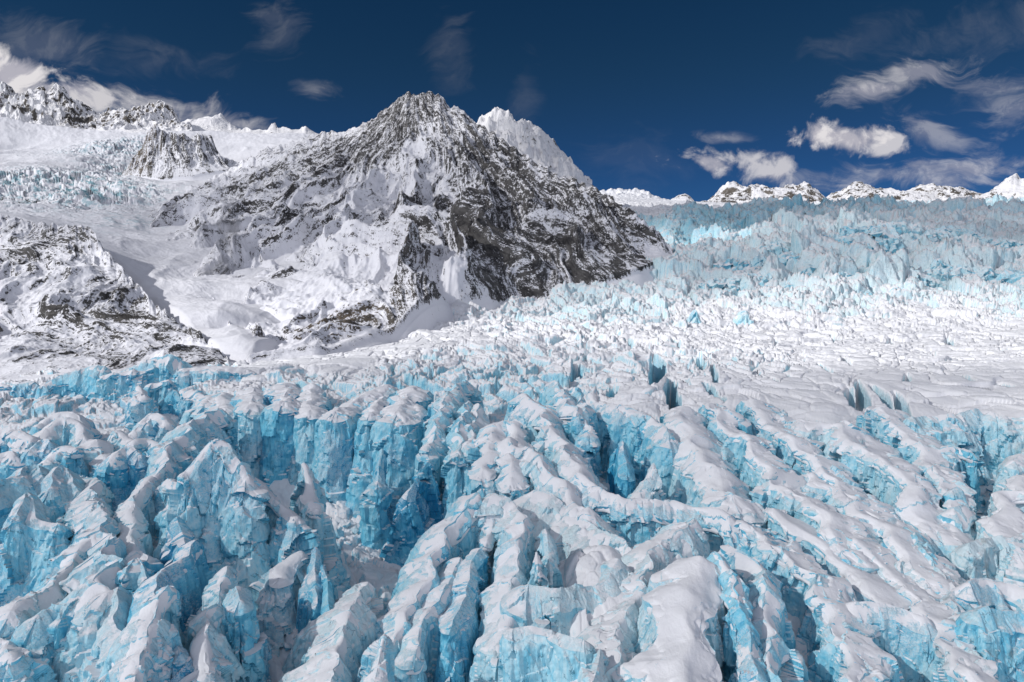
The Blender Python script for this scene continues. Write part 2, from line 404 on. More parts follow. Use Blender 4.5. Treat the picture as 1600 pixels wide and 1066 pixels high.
# ------------------------------------------------------------------ the glacier
#  px, py, Y (or None with z), z, block height, sharpness, blue, snow
GC = [
 # foreground floor between the seracs
 (-60, 1050, None, -104, 2.5, .5, .5, .35), (100, 1040, None, -94, 2.5, .5, .5, .4), (450, 1040, None, -93, 3, .7, .6, .3), (430, 900, None, -94, 3, .7, .6, .35),
 (600, 900, None, -97, 3, .7, .6, .3), (600, 1040, None, -95, 3, .7, .6, .3), (450, 810, None, -97, 2, .5, .6, .45), (620, 835, None, -99, 3, .6, .6, .3),
 (200, 860, None, -98, 3, .5, .6, .3), (60, 860, None, -100, 3, .5, .7, .2), (780, 900, None, -102, 3, .5, .5, .2), (780, 1050, None, -102, 3, .5, .5, .2),
 (1000, 900, None, -84, 3, .5, .5, .2), (1000, 1050, None, -88, 3, .5, .5, .2), (1250, 900, None, -84, 3, .5, .5, .2), (1250, 1050, None, -92, 3, .5, .5, .2),
 (1450, 1050, None, -94, 3, .5, .4, .2), (1480, 850, None, -93, 3, .6, .4, .2), (1590, 1040, None, -106, 3, .6, .4, .2), (1590, 850, None, -80, 3, .5, .3, .4), (1680, 900, None, -80, 3, .5, .3, .4),
 (1000, 760, None, -84, 3, .5, .5, .2), (1250, 760, None, -75, 3, .5, .4, .2), (1500, 720, None, -76, 3, .6, .4, .2), (800, 760, None, -92, 3, .5, .6, .2),
 (320, 760, None, -96, 4, .5, .7, .2), (60, 740, None, -86, 4, .5, .7, .2), (200, 700, None, -78, 4, .5, .7, .2), (1640, 720, None, -72, 3, .5, .3, .4),
 (1150, 700, None, -73, 3, .4, .4, .3), (1350, 700, None, -72, 3, .4, .4, .3), (1350, 820, None, -79, 3, .4, .4, .3), (1400, 950, None, -84, 3, .4, .4, .3), (1150, 800, None, -79, 3, .4, .4, .3), (880, 760, None, -76, 3, .4, .4, .3), (900, 840, None, -80, 3, .4, .4, .3),
 (900, 868, None, -75, 3, .4, .4, .3), (950, 850, None, -73, 3, .4, .4, .3), (990, 920, None, -76, 3, .4, .4, .3), (870, 960, None, -82, 3, .4, .4, .3),
 # plateau behind them
 (-60, 640, None, -72, 5, .5, .7, .1), (60, 650, None, -72, 6, .5, .7, .1), (200, 630, None, -70, 6, .5, .7, .1), (330, 630, None, -66, 5, .5, .6, .2),
 (-60, 600, None, -66, 4, .5, .6, .2), (150, 585, None, -66, 6.5, .68, .58, .05), (300, 582, None, -63, 6.5, .68, .58, .05), (450, 590, None, -60, 6.5, .68, .58, .05), (600, 590, None, -59, 6.5, .68, .58, .05),
 (450, 622, None, -63, 6.5, .68, .58, .05), (620, 622, None, -62, 6.5, .68, .58, .05), (760, 610, None, -60, 6.5, .68, .58, .05), (760, 585, None, -58, 6.5, .68, .58, .05), (880, 600, None, -60, 6.5, .68, .58, .05),
 (1000, 625, None, -60, 5, .4, .45, .3), (1150, 625, None, -59, 5, .35, .4, .35), (1300, 640, None, -60, 3, .3, .3, .45), (1450, 630, None, -60, 3, .3, .3, .45), (1600, 640, None, -60, 3, .3, .3, .45),
 (1250, 600, None, -58, 4, .3, .3, .5), (1450, 600, None, -57, 3, .3, .3, .5), (1640, 600, None, -57, 3, .3, .3, .5),
 (400, 578, None, -57, 2, .3, .3, .6), (520, 563, None, -55, 1.5, .2, .2, .8), (640, 535, None, -51, 1.5, .2, .2, .8), (720, 520, None, -47, 3, .4, .3, .5),
 (700, 560, None, -55, 6, .6, .45, .22), (850, 565, None, -56, 6, .6, .45, .22), (1000, 570, None, -56, 6, .6, .45, .22), (1150, 570, None, -56, 6, .6, .45, .22), (1400, 560, None, -55, 4, .3, .3, .6),
 (800, 520, None, -48, 6, .7, .35, .25), (900, 530, None, -50, 6, .7, .35, .25), (1000, 530, None, -50, 6, .6, .35, .4), (1200, 530, 630, None, 5, .4, .3, .55), (1400, 520, 650, None, 5, .4, .3, .55), (1600, 530, 620, None, 4, .4, .3, .55),
 # rising ice
 (720, 492, 790, None, 4, .6, .35, .2), (820, 490, 780, None, 6, .8, .35, .1), (900, 480, 800, None, 7, .9, .27, -.02), (1000, 490, 760, None, 7, .9, .27, -.02), (1100, 500, 740, None, 6, .7, .3, .35), (1200, 495, 760, None, 6, .6, .3, .4), (1450, 490, 770, None, 6, .6, .3, .4),
 (810, 470, 885, None, 4, .7, .35, .1), (905, 452, 940, None, 7, .9, .27, -.02), (1000, 420, 1010, None, 8, .9, .27, -.02), (1050, 398, 1100, None, 8, .9, .4, .1), (1100, 440, 950, None, 7.4, 1, .2, -.02),
 (1200, 470, 840, None, 6.8, 1, .18, .02), (1300, 470, 840, None, 6.8, 1, .18, .02), (1450, 465, 850, None, 6.8, 1, .22, .02), (1600, 470, 840, None, 6.8, 1, .22, .02),
 (1150, 410, 1010, None, 8.7, 1, .2, -.02), (1230, 400, 980, None, 9.9, 1, .2, -.02), (1350, 410, 980, None, 10.5, 1, .2, -.02), (1480, 410, 980, None, 10.5, 1, .2, -.02), (1620, 415, 970, None, 9.3, 1, .2, -.02),
 (1190, 372, 1090, None, 7.4, 1, .18, 0), (1250, 360, 1100, None, 8.7, 1, .18, 0), (1380, 350, 1120, None, 8.7, 1, .18, 0), (1500, 355, 1130, None, 7.4, 1, .18, 0), (1640, 362, 1130, None, 6.8, 1, .18, 0),
 # upper plateau: bluer, barer ice here also stands in for dark teal shade
 (1100, 372, 1350, None, 12, .95, .55, -.2), (1000, 360, 1500, None, 10, .9, .5, -.1), (980, 335, 1700, None, 4, .5, .3, .4), (1250, 340, 1600, None, 13, .9, .5, -.15), (1400, 336, 1700, None, 12, .8, .45, -.1), (1600, 342, 1600, None, 11, .8, .4, -.1),
 (1100, 345, 1700, None, 13, .9, .5, -.15), (940, 310, 2300, None, 5, .6, .3, .4), (1030, 318, 2500, None, 4, .4, .2, .6), (1120, 329, 2300, None, 7, .7, .4, .15), (1250, 328, 2300, None, 8, .8, .5, -.05), (1400, 326, 2300, None, 8, .8, .5, -.1), (1600, 322, 2500, None, 4, .5, .2, .5),
 (900, 305, 2800, None, 6, .6, .3, .4), (980, 303, 3000, None, 10, .7, .3, .3), (1070, 318, 3000, None, 4, .4, .2, .7), (1100, 322, 4200, None, 3, .4, .2, .8), (1300, 325, 4200, None, 3, .4, .2, .8), (1600, 312, 4200, None, 3, .4, .2, .8),
 # under the mountains
 (-60, 560, 620, None, 2, .3, .3, .6), (200, 560, 620, None, 2, .3, .3, .6), (400, 560, 560, None, 2, .3, .3, .6), (560, 545, 640, None, 2, .2, .2, .8), (650, 500, 900, None, 2, .3, .3, .5), (850, 455, 1060, None, 3, .3, .3, .5), (950, 400, 1300, None, 3, .3, .3, .5), (300, 450, 1500, None, 2, .3, .3, .6), (700, 430, 1500, None, 2, .3, .3, .6),
]
def build_glacier():
    P = []; Z = []; V = []
    for px, py, Y, z, amp, shp, bl, sn in GC:
        p = at(px, py, Y=Y, z=z); P.append((p[0] / p[1] * 3.0, math.log(p[1]) * 2.2)); Z.append(p[2]); V.append((amp, shp, bl, sn))
    zf = rbf(P, Z); vf = shepard(P, V, 3.5)
    nu = int(1620 * Q); nv = int(1650 * Q)
    kk = np.linspace(-1, 1, nu); k = (np.sign(kk) * np.where(np.abs(kk) < .8, np.abs(kk) * 1.06, .848 + (np.abs(kk) - .8) * 2.4))[None, :]
    L = np.linspace(math.log(88), math.log(5200), nv)[:, None]
    K = np.broadcast_to(k, (nv, nu)).astype(np.float32); LY = np.broadcast_to(L, (nv, nu)).astype(np.float32)
    Y = np.exp(LY); X = K * Y
    z = zf(K * 3.0, LY * 2.2); amp, shp, bl, sn = vf(K * 3.0, LY * 2.2)
    wx = fbm2(X / 60, Y / 60, 3, 3) * 16; wy = fbm2(X / 60, Y / 60, 3, 9) * 16
    far = sstep(700, 1800, Y)
    z = z - 15.0 * sstep(6, 9, amp) * sstep(650, 800, Y) * (1 - sstep(1150, 1300, Y))
    def layer(cell, ax, ay, ang, s):
        c, sn_ = math.cos(ang), math.sin(ang)
        u = ((X + wx) * c + (Y + wy) * sn_) / (cell * ax); v = (-(X + wx) * sn_ + (Y + wy) * c) / (cell * ay)
        return worley(u, v, s)
    hold = 1 - 0.0 * far
    big = sstep(6, 9, amp) * sstep(600, 750, Y)    # the icefall breaks into larger towers
    z = z + 22 * sstep(6, 9, amp) * sstep(650, 800, Y) * fbm2(X / 120, Y / 90, 3, 33) + 9 * sstep(4, 8, amp) * ridged2(X / 70 + Y / 200, Y / 60, 2, 35) * sstep(600, 800, Y)
    def blk(cell, ax, ay, ang, sd, crack=0.14):
        F1, F2, r, t = layer(cell, ax, ay, ang, sd); return r, t, 1 - sstep(0.0, crack, F2 - F1), 1 - np.clip(F1 * 1.3, 0, 1) ** 2
    ra, ta, ea, da = blk(19, 1.0, 1.4, 0.5, 1); rb, tb, eb, db = blk(58, 1.2, 1.0, 0.3, 2, .08)
    h1 = (1 - big) * (ra * 0.9 + ta * 1.5 - 0.9 * ea) + big * (rb * 1.7 + tb * 2.6 - 1.2 * eb)
    r2, t2, e2, d2 = blk(24, 1.7, 0.9, -0.35, 4, .09)
    h2 = 0.6 * d2 + 0.45 * r2 + 0.8 * t2 - 0.8 * e2 * (r2 > .5)
    r6, t6, e6, d6 = blk(17, 2.2, .7, .95, 12, .13)
    z = z - 6.0 * e6 * (r6 > .60) * sstep(7.5, 4, amp) * sstep(330, 420, Y) * (1 - sstep(800, 900, Y))
    for cx_, cy_, cY, ch, cr in ((716, 494, 770, 22, 42), (690, 508, 690, 8, 24), (655, 520, 630, 7, 22), (800, 474, 850, 10, 30), (880, 458, 910, 8, 28)):
        c_ = at(cx_, cy_, Y=cY); z = z + ch * np.clip(1 - np.sqrt((X - c_[0]) ** 2 + ((Y - c_[1]) * .8) ** 2) / cr, 0, 1) ** 1.2
    for ax_, ay_, bx_, by_, wd_, dp_ in ((1026, 566, 1016, 602, 5.5, 22), (1044, 588, 1054, 628, 4, 18), (1094, 562, 1096, 582, 2.6, 14), (1170, 577, 1183, 594, 2.8, 14), (1242, 558, 1262, 574, 2.4, 12), (1321, 563, 1325, 577, 2.4, 12),
      (1412, 590, 1415, 600, 2.4, 12), (1325, 606, 1332, 628, 4, 16), (1342, 600, 1350, 624, 3, 14), (1366, 606, 1408, 632, 4, 14), (1400, 612, 1424, 634, 3, 12), (1462, 552, 1470, 566, 3, 14), (905, 575, 898, 590, 4, 14), (960, 598, 962, 612, 3, 14),
      (1100, 600, 1130, 622, 2.5, 10), (1118, 604, 1112, 580, 2, 10), (1200, 590, 1212, 602, 2.4, 10), (1280, 575, 1298, 584, 2, 10), (1360, 568, 1378, 574, 2, 10), (1500, 590, 1520, 600, 3, 12), (1560, 600, 1585, 606, 3, 10), (1440, 640, 1452, 652, 2, 10),
      (1150, 540, 1156, 552, 3.5, 12), (1210, 528, 1216, 540, 3.5, 12), (1300, 525, 1308, 536, 3.5, 12), (1390, 530, 1398, 540, 3.5, 12), (1480, 528, 1490, 540, 4, 12), (1560, 545, 1575, 552, 3.5, 12), (980, 545, 985, 556, 3.5, 12), (1052, 540, 1056, 552, 3.5, 12)):
        A_ = at(ax_, ay_, z=-58); B_ = at(bx_, by_, z=-58); ux, uy = B_[0] - A_[0], B_[1] - A_[1]; l2 = ux * ux + uy * uy
        rows = (L[:, 0] > math.log(min(A_[1], B_[1]) - 15)) & (L[:, 0] < math.log(max(A_[1], B_[1]) + 15))
        Xr, Yr = X[rows] + wx[rows] * .25, Y[rows] + wy[rows] * .12
        t_ = np.clip(((Xr - A_[0]) * ux + (Yr - A_[1]) * uy) / l2, 0, 1)
        dd = np.sqrt((Xr - A_[0] - t_ * ux) ** 2 + (Yr - A_[1] - t_ * uy) ** 2) / (wd_ * (.35 + 1.3 * np.sqrt(np.clip(t_ * (1 - t_), 0, 1))))
        z[rows] = z[rows] - dp_ * (1 - sstep(.55, 1.0, dd))
    shp = np.where(shp < .62, shp * shp / .62, shp)
    z = z + amp * (shp * h1 + (1 - shp) * h2 - 0.5)
    r3, t3, e3, d3 = blk(15, .9, 1.2, .9, 5); r4, t4, e4, d4 = blk(7, .9, 1.2, .7, 6)
    z = z + amp * shp * (big * .42 * (r3 + t3 * 1.9 - .7 * e3 - .3) + (.42 - .26 * big) * (r4 + t4 * 1.7 - .7 * e4 - .3))
    r5, t5, e5, d5 = blk(2.8, 1, 1.2, -.4, 8)
    z = z + amp * (0.13 - .06 * big) * shp * (r5 + t5 * 1.6 - 0.4)
    z = z + amp * 0.4 * shp * fbm2(X / 22, Y / 22, 5, 21, 0.55) + amp * 0.3 * (1 - shp) * fbm2(X / 30, Y / 20, 3, 25)
    z = z + 0.0016 * Y * shp * fbm2(X / Y * 180, LY * 180, 2, 30)
    co = np.stack([X, Y, z], -1)
    global GK, GL, GZ; GK, GL, GZ = k[0], L[:, 0], z
    look = np.stack([bl, sn, np.full_like(bl, 0.12)], -1)
    me = grid_mesh('glacier', co, mat=M_GL, attrs={'look': look})
    o = link('glacier', me); tag(o, 'broken snow-covered glacier rising to the icefall and plateau', 'glacier', kind='structure')
    return zf
t0 = time.time()
gx, gy = np.meshgrid(np.linspace(-14000, 14000, 60), np.linspace(-9000, 19000, 60))
base = link('ground', grid_mesh('ground', np.stack([gx, gy, -135 + 0 * gx], -1), mat=M_SNOW))
tag(base, 'wide snow-covered ground under and around the glacier', 'snow ground', kind='structure')
ZF = build_glacier()
print('glacier', time.time() - t0)

# ------------------------------------------------------------------ unseen thin clouds toward the sun, placed to shade the ground
def cloud(label, px, py, Y, rx, ry, rz, mat, roll=0.0, cat='cloud', loc=None):
    me = bpy.data.meshes.new('cloud'); bm = bmesh.new(); bmesh.ops.create_icosphere(bm, subdivisions=4, radius=1.0); bm.to_mesh(me); bm.free()
    me.materials.append(mat)
    o = bpy.data.objects.new('cloud', me); COL.objects.link(o)
    o.location = loc or at(px, py, Y=Y); o.scale = (rx, ry, rz); o.rotation_euler = (0, roll, 0)
    return tag(o, label, cat)
# thin vapour out of view, put between sun and ground to dim parts of it
def shade_cloud(label, target, dist, r, dens):
    m = bpy.data.materials.new('thin_shading_cloud_vapour'); m.use_nodes = True; N = NT(m.node_tree)
    v = N.n('ShaderNodeVolumePrincipled'); N.set(v, 'Color', (0.95, 0.95, 0.97, 1)); N.set(v, 'Density', dens)
    out = N.n('ShaderNodeOutputMaterial'); N.link(v.outputs[0], out.inputs['Volume'])
    loc = Vector(target) + sdir * dist
    o = cloud(label, 0, 0, 0, r[0], r[1], r[2], m, 0, loc=tuple(loc))
    for vtx in o.data.vertices:
        c_ = vtx.co; k_ = 1 + .22 * math.sin(c_.x * 5 + 1) * math.cos(c_.y * 6) + .1 * math.sin(c_.x * 13) * math.cos(c_.y * 11 + 2); vtx.co = c_ * k_
shade_cloud('unseen thin cloud shading the near ice', (-20, 240, -60), 900, (330, 235, 60), 0.0030)
shade_cloud('unseen thin cloud shading the upper plateau', (680, 1620, 150), 1500, (500, 520, 90), 0.0075)
shade_cloud('unseen thin cloud dimming the mountain side', (-330, 1120, 120), 1300, (560, 420, 90), 0.0021)
shade_cloud('unseen thin cloud added to mute the icefall', (560, 1060, 40), 1150, (470, 190, 60), 0.0042)
print('clouds', time.time() - t0)
# ------------------------------------------------------------------ mountains
def patch(name, label, mat, sky, near, inner, drop=0.6, back=250, rough=1.0, peak=None, rockf=None, octs=6, jag=0.0, ncol=None, nrow=300, kpad=0.0, kind='structure', cat='mountain', seed=0, nsize=120.0, gully=1.0, extra=None):
    """heightfield from a near edge to a skyline and over its back.
       sky, near, inner: (px, py, Y) control points"""
    S = [at(a, b, Y=c) for a, b, c in sky]; Nn = [at(a, b, Y=c) for a, b, c in near]; I = [at(a, b, Y=c) for a, b, c in inner]
    sk = sorted((p[0] / p[1], p[1], p[2]) for p in S); nk = sorted((p[0] / p[1], p[1]) for p in Nn)
    SK = np.array(sk); NK = np.array(nk)
    pts = S + Nn + I
    zf = rbf([(p[0] / 100, p[1] / 100) for p in pts], [p[2] for p in pts], 0.05)
    k0, k1 = max(SK[0, 0], NK[0, 0]) - kpad, min(SK[-1, 0], NK[-1, 0]) + kpad
    k0 = max(k0, -0.84); k1 = min(k1, 0.84)
    nu = ncol or int((k1 - k0) * 800 * 1.0); nu = max(40, int(nu * Q)); nv = int(nrow * Q)
    k = np.linspace(k0, k1, nu)
    Ys = np.interp(k, SK[:, 0], SK[:, 1]); Yn = np.interp(k, NK[:, 0], NK[:, 1])
    kw = max(2, nu // 45); ker = np.hanning(2 * kw + 1); ker /= ker.sum()
    Yn = np.convolve(np.pad(Yn, kw, 'edge'), ker, 'valid')
    v = np.linspace(0, 1, nv)[:, None]; vs = 0.86
    Yf = Yn * 0.93                                # the foot runs on under the ice in front
    Y = np.where(v < 0.04, Yf + (Yn - Yf) * v / 0.04, np.where(v < vs, Yn * (Ys / Yn) ** ((v - 0.04) / (vs - 0.04)), Ys + (v - vs) / (1 - vs) * back)).astype(np.float32)
    K = np.broadcast_to(k[None], Y.shape).astype(np.float32); X = K * Y
    z = zf(X / 100, Y / 100)
    # the skyline itself is met exactly: shift by the difference at the sky row
    zs = np.interp(k, SK[:, 0], SK[:, 2]); zr = zf((k * Ys).astype(np.float32) / 100, Ys.astype(np.float32) / 100)
    rel = np.clip((Y - Yn) / (Ys - Yn), 0, 2)
    z = z + (zs - zr)[None] * sstep(0.35, 1.0, rel) 
    over = np.clip(Y - Ys[None], 0, None)
    z = z - 0.5 * np.clip(Yn[None] - Y, 0, None) - 8 * (1 - sstep(0, 0.03, rel))
    z = np.where(over > 0, zs[None] - over * drop, z)
    # relief: ridges and gullies that run down from the peak
    if peak: pk = at(*peak[:2], Y=peak[2])
    else: pk = (0, 1e5, 0)
    dx, dy = X - pk[0], Y - pk[1]; rr = np.sqrt(dx * dx + dy * dy) + 60; ang = np.arctan2(dx, -dy)
    wob = fbm2(X / 220, Y / 220, 3, 41 + seed) 
    fu = (ang + wob * 0.16) * 5.5; fv = np.log(rr) * 1.1
    mm = np.clip(Y - Yn[None], 0, None); ww = sstep(0.0, 45.0, mm)
    g = ridged2(fu * 1.0, fv * 1.3, 4, 51 + seed, 0.55) - 0.9
    iso = ridged2(X / nsize + wob * .3, Y / nsize, octs, 61 + seed, 0.52) - 0.9
    fin = fbm2(X / (nsize * .25), Y / (nsize * .25), 4, 71 + seed, 0.6)
    amp = rough * (0.35 + 0.65 * sstep(0, 180.0, mm)) * ww
    if extra: z = z + extra(X, Y, rel)
    onsky = 1 - 0.75 * np.exp(-((rel - 1) / 0.10) ** 2)
    z = z + amp * (gully * 24 * g * np.clip(rr / 500, .2, 1) + 13 * iso * onsky) * onsky + amp * 4.0 * fin * onsky
    if jag: z = z + jag * np.exp(-((rel - 1) / 0.12) ** 2) * (fbm2(K * 110, Y / 60, 4, 81 + seed, 0.5) )
    flow = np.stack([fu * 26 * 4, fv * 26 * 3.4, 0 * z], -1)
    px = 800 + FPX * K
    dfac = np.sqrt(K * K + 1)
    pyv = 430 - FPX * z / Y                         # approximate screen height, only used to look up the painted map of bare rock
    rock = np.zeros_like(z); tan = np.zeros_like(z); blu = np.zeros_like(z)
    if rockf: rock, tan, blu = rockf(px, rel, X, Y, z, S)
    rock = rock + 0.25 * (g * 0.6) - 1.0 * (1 - sstep(0.0, 0.025, rel))
    me = grid_mesh(name, np.stack([X, Y, z], -1), mat=mat, attrs={'rock': rock, 'tan': tan, 'blue': blu, 'flow': flow})
    o = link(name, me); tag(o, label, cat, kind=kind)
    return o
def blobs(X, Y, lst):                              # sum of soft patches standing at points of the slope
    r = np.zeros_like(X)
    for px, py, Yc, rad, v in lst:
        p = at(px, py, Y=Yc); r += v * np.exp(-(((X - p[0]) / rad) ** 2 + ((Y - p[1]) / (rad * 1.6)) ** 2))
    return r

def rf_main(px, rel, X, Y, z, S):
    rk = 0.13 + blobs(X, Y, [(440, 260, 1350, 90, .08), (520, 240, 1400, 80, .12), (400, 330, 1100, 60, .04), (610, 190, 1400, 60, .55), (560, 260, 1330, 110, .14), (660, 160, 1430, 60, .3), (780, 250, 1300, 90, .25), (850, 330, 1130, 150, .45), (780, 330, 1100, 120, .35),
         (930, 370, 1080, 110, .42), (740, 420, 880, 90, .30), (880, 410, 990, 90, .3), (560, 470, 640, 45, .40), (620, 470, 680, 45, .35), (680, 330, 1080, 70, .25), (520, 500, 580, 40, .2),
         (700, 280, 1180, 50, -.3), (740, 470, 800, 45, .1), (695, 320, 1060, 16, -.5), (700, 360, 960, 16, -.5), (705, 395, 890, 16, -.5), (710, 430, 830, 17, -.5), (716, 465, 790, 20, -.5),
         (780, 310, 1140, 12, -.35), (805, 345, 1070, 12, -.35), (830, 380, 1000, 12, -.35), (855, 415, 940, 12, -.35), (890, 360, 1060, 12, -.3), (920, 400, 1000, 12, -.3),
         (575, 290, 1180, 26, -.4), (550, 330, 1060, 26, -.4), (520, 370, 930, 26, -.4), (490, 410, 820, 26, -.4), (650, 250, 1300, 26, -.35), (640, 290, 1150, 26, -.35), (620, 340, 980, 22, -.35), (600, 385, 840, 20, -.35),
         (440, 340, 1040, 40, .18), (500, 350, 960, 25, .3), (470, 390, 850, 25, .25), (600, 330, 1000, 20, .25), (430, 470, 700, 90, -.06), (320, 400, 950, 70, -.14), (470, 470, 660, 40, .12), (430, 420, 800, 40, .12), (480, 400, 850, 60, .12), (400, 300, 1200, 90, .05), (300, 300, 1350, 70, -.1)])
    return rk, blobs(X, Y, [(545, 470, 640, 45, 1.0), (500, 500, 580, 30, .5), (620, 400, 850, 40, .4)]), np.zeros_like(X)
patch('mountain', 'broad rocky mountain streaked with snow, its dark right face above the glacier', M_DARK,
  sky=[(205, 345, 1330), (235, 335, 1330), (300, 292, 1420), (360, 262, 1480), (420, 232, 1500), (480, 212, 1500), (540, 204, 1480), (575, 190, 1450), (600, 172, 1440), (618, 156, 1440), (640, 144, 1440), (652, 147, 1440), (668, 142, 1440), (690, 150, 1430), (700, 162, 1420), (722, 172, 1410), (745, 192, 1390), (790, 222, 1350), (850, 258, 1280), (915, 288, 1230), (960, 313, 1190), (1000, 343, 1150), (1030, 366, 1120), (1052, 392, 1095)],
  near=[(205, 360, 1290), (240, 366, 1150), (290, 425, 900), (345, 490, 690), (372, 560, 520), (385, 582, 425), (500, 562, 470), (620, 524, 600), (720, 494, 775), (800, 476, 860), (900, 458, 915), (1000, 420, 980), (1052, 400, 1070)],
  inner=[(600, 200, 1380), (690, 288, 1150), (640, 350, 900), (560, 425, 690), (520, 480, 590), (800, 295, 1160), (860, 380, 990), (760, 420, 880), (930, 360, 1080), (450, 290, 1250), (400, 375, 980), (350, 440, 790), (450, 450, 700), (300, 335, 1200), (520, 330, 1060), (700, 400, 830), (660, 430, 740), (740, 350, 1000), (560, 250, 1330), (480, 520, 540)],
  peak=(650, 60, 1480), rockf=rf_main, nrow=620, jag=7, seed=1, back=300, rough=0.9, gully=1.25)
def rf_left(px, rel, X, Y, z, S):
    return 0.24 + blobs(X, Y, [(130, 350, 850, 60, .45), (20, 400, 760, 60, .2), (220, 480, 660, 50, .28), (60, 540, 520, 60, .15), (200, 530, 550, 50, .2), (300, 545, 500, 30, .2), (360, 570, 450, 30, .3), (170, 560, 450, 20, .3), (60, 580, 450, 30, .2)]), blobs(X, Y, [(150, 500, 600, 50, .1)]), np.zeros_like(X)
patch('mountain', 'low rocky outcrop under snow between the left edge and the gully', M_CRAG,
  sky=[(-90, 325, 900), (0, 335, 900), (60, 348, 880), (110, 352, 860), (140, 352, 850), (160, 385, 800), (190, 420, 740), (230, 462, 680), (280, 505, 610), (330, 540, 540), (372, 580, 450), (392, 592, 430)],
  near=[(-90, 612, 412), (0, 606, 410), (100, 594, 410), (200, 580, 405), (300, 582, 405), (372, 590, 410), (392, 594, 418)],
  inner=[(0, 400, 750), (60, 430, 700), (0, 500, 580), (110, 490, 600), (200, 520, 560), (150, 420, 720), (0, 560, 470), (100, 550, 480), (250, 550, 480)],
  peak=(100, 250, 1100), rockf=rf_left, nrow=420, jag=4, seed=4, back=120, drop=0.35, rough=0.42, nsize=80)
def rf_val(px, rel, X, Y, z, S):
    return -0.55 + blobs(X, Y, [(30, 220, 2100, 120, .75), (230, 320, 1350, 60, .7), (40, 320, 1300, 60, .7), (250, 290, 1500, 40, .3), (190, 345, 1200, 30, .5), (420, 225, 1900, 120, .5)]), blobs(X, Y, [(200, 260, 1750, 60, 1)]), \
      blobs(X, Y, [(60, 290, 1500, 130, 1.0), (150, 310, 1400, 110, 1.0), (170, 215, 2150, 120, .9), (180, 245, 1900, 70, .8), (200, 350, 1180, 60, .5)])
def ex_val(X, Y, rel):
    b = np.clip(blobs(X, Y, [(60, 290, 1500, 120, 1.0), (150, 310, 1400, 90, .9), (170, 215, 2150, 110, .9), (185, 245, 1900, 60, .7)]), 0, 1)
    w_ = fbm2(X / 50, Y / 50, 3, 90) * .6
    F1, F2, r, t = worley(X / 42 + w_, Y / 26 + w_, 3); G1, G2, r2, t2 = worley(X / 15 + w_, Y / 11, 6)
    return b * (17 * (t + r * .6) - 10 * (1 - sstep(0, .12, F2 - F1)) + 7 * (t2 + r2 * .5)) + 9 * fbm2(X / 260, Y / 200, 2, 95)
patch('snowfield', 'upper snowfield and hanging ice left of the mountain with a snow tongue below', M_DARK,
  sky=[(-90, 170, 2500), (0, 180, 2500), (60, 190, 2500), (130, 200, 2500), (200, 202, 2500), (300, 206, 2500), (400, 208, 2500), (470, 206, 2500), (560, 215, 2500)],
  near=[(-90, 330, 1000), (0, 340, 980), (110, 360, 930), (160, 392, 860), (230, 470, 720), (300, 540, 570), (340, 570, 470), (390, 585, 440), (470, 560, 640), (560, 400, 900)],
  inner=[(240, 360, 1150), (290, 416, 900), (318, 438, 790), (332, 456, 735), (345, 468, 690), (352, 484, 645), (362, 498, 600), (374, 526, 530), (270, 284, 1880), (225, 288, 1860), (330, 278, 1880), (380, 266, 1880), (195, 282, 1900), (270, 225, 2250), (0, 200, 2350), (20, 236, 2200), (100, 238, 2100), (150, 225, 2200), (130, 248, 1900), (60, 262, 1700), (180, 275, 1600), (0, 268, 1560), (60, 300, 1400), (150, 300, 1450), (60, 335, 1150), (200, 345, 1200), (170, 365, 1050), (250, 400, 960), (300, 440, 850), (335, 475, 740), (355, 520, 620), (300, 285, 1650), (240, 330, 1330), (230, 440, 800), (440, 225, 2100), (420, 300, 1700), (520, 300, 1700)],
  peak=(150, 100, 3200), rockf=rf_val, nrow=420, jag=2, seed=6, back=200, rough=0.24, gully=0.3, nsize=110, extra=ex_val)
def rf_crag(px, rel, X, Y, z, S):
    return 0.30 + 0 * X, blobs(X, Y, [(205, 255, 1850, 60, 1)]), 0 * X
patch('rocky_crag', 'brown rocky crag jutting from the snowfield left of the mountain', M_CRAG,
  sky=[(186, 276, 1900), (198, 262, 1905), (207, 248, 1905), (222, 232, 1910), (232, 205, 1915), (243, 194, 1920), (252, 204, 1925), (275, 208, 1930), (300, 214, 1935), (318, 206, 1940), (330, 214, 1940), (342, 240, 1945), (372, 252, 1950), (392, 262, 1950)],
  near=[(186, 280, 1860), (200, 276, 1830), (250, 280, 1790), (300, 276, 1800), (350, 266, 1840), (392, 266, 1900)],
  inner=[(215, 262, 1850), (250, 240, 1870), (320, 240, 1880)],
  peak=(270, 120, 2100), rockf=rf_crag, nrow=160, ncol=300, jag=6, seed=9, back=80, rough=1.1, nsize=50, drop=1.2, cat='crag')

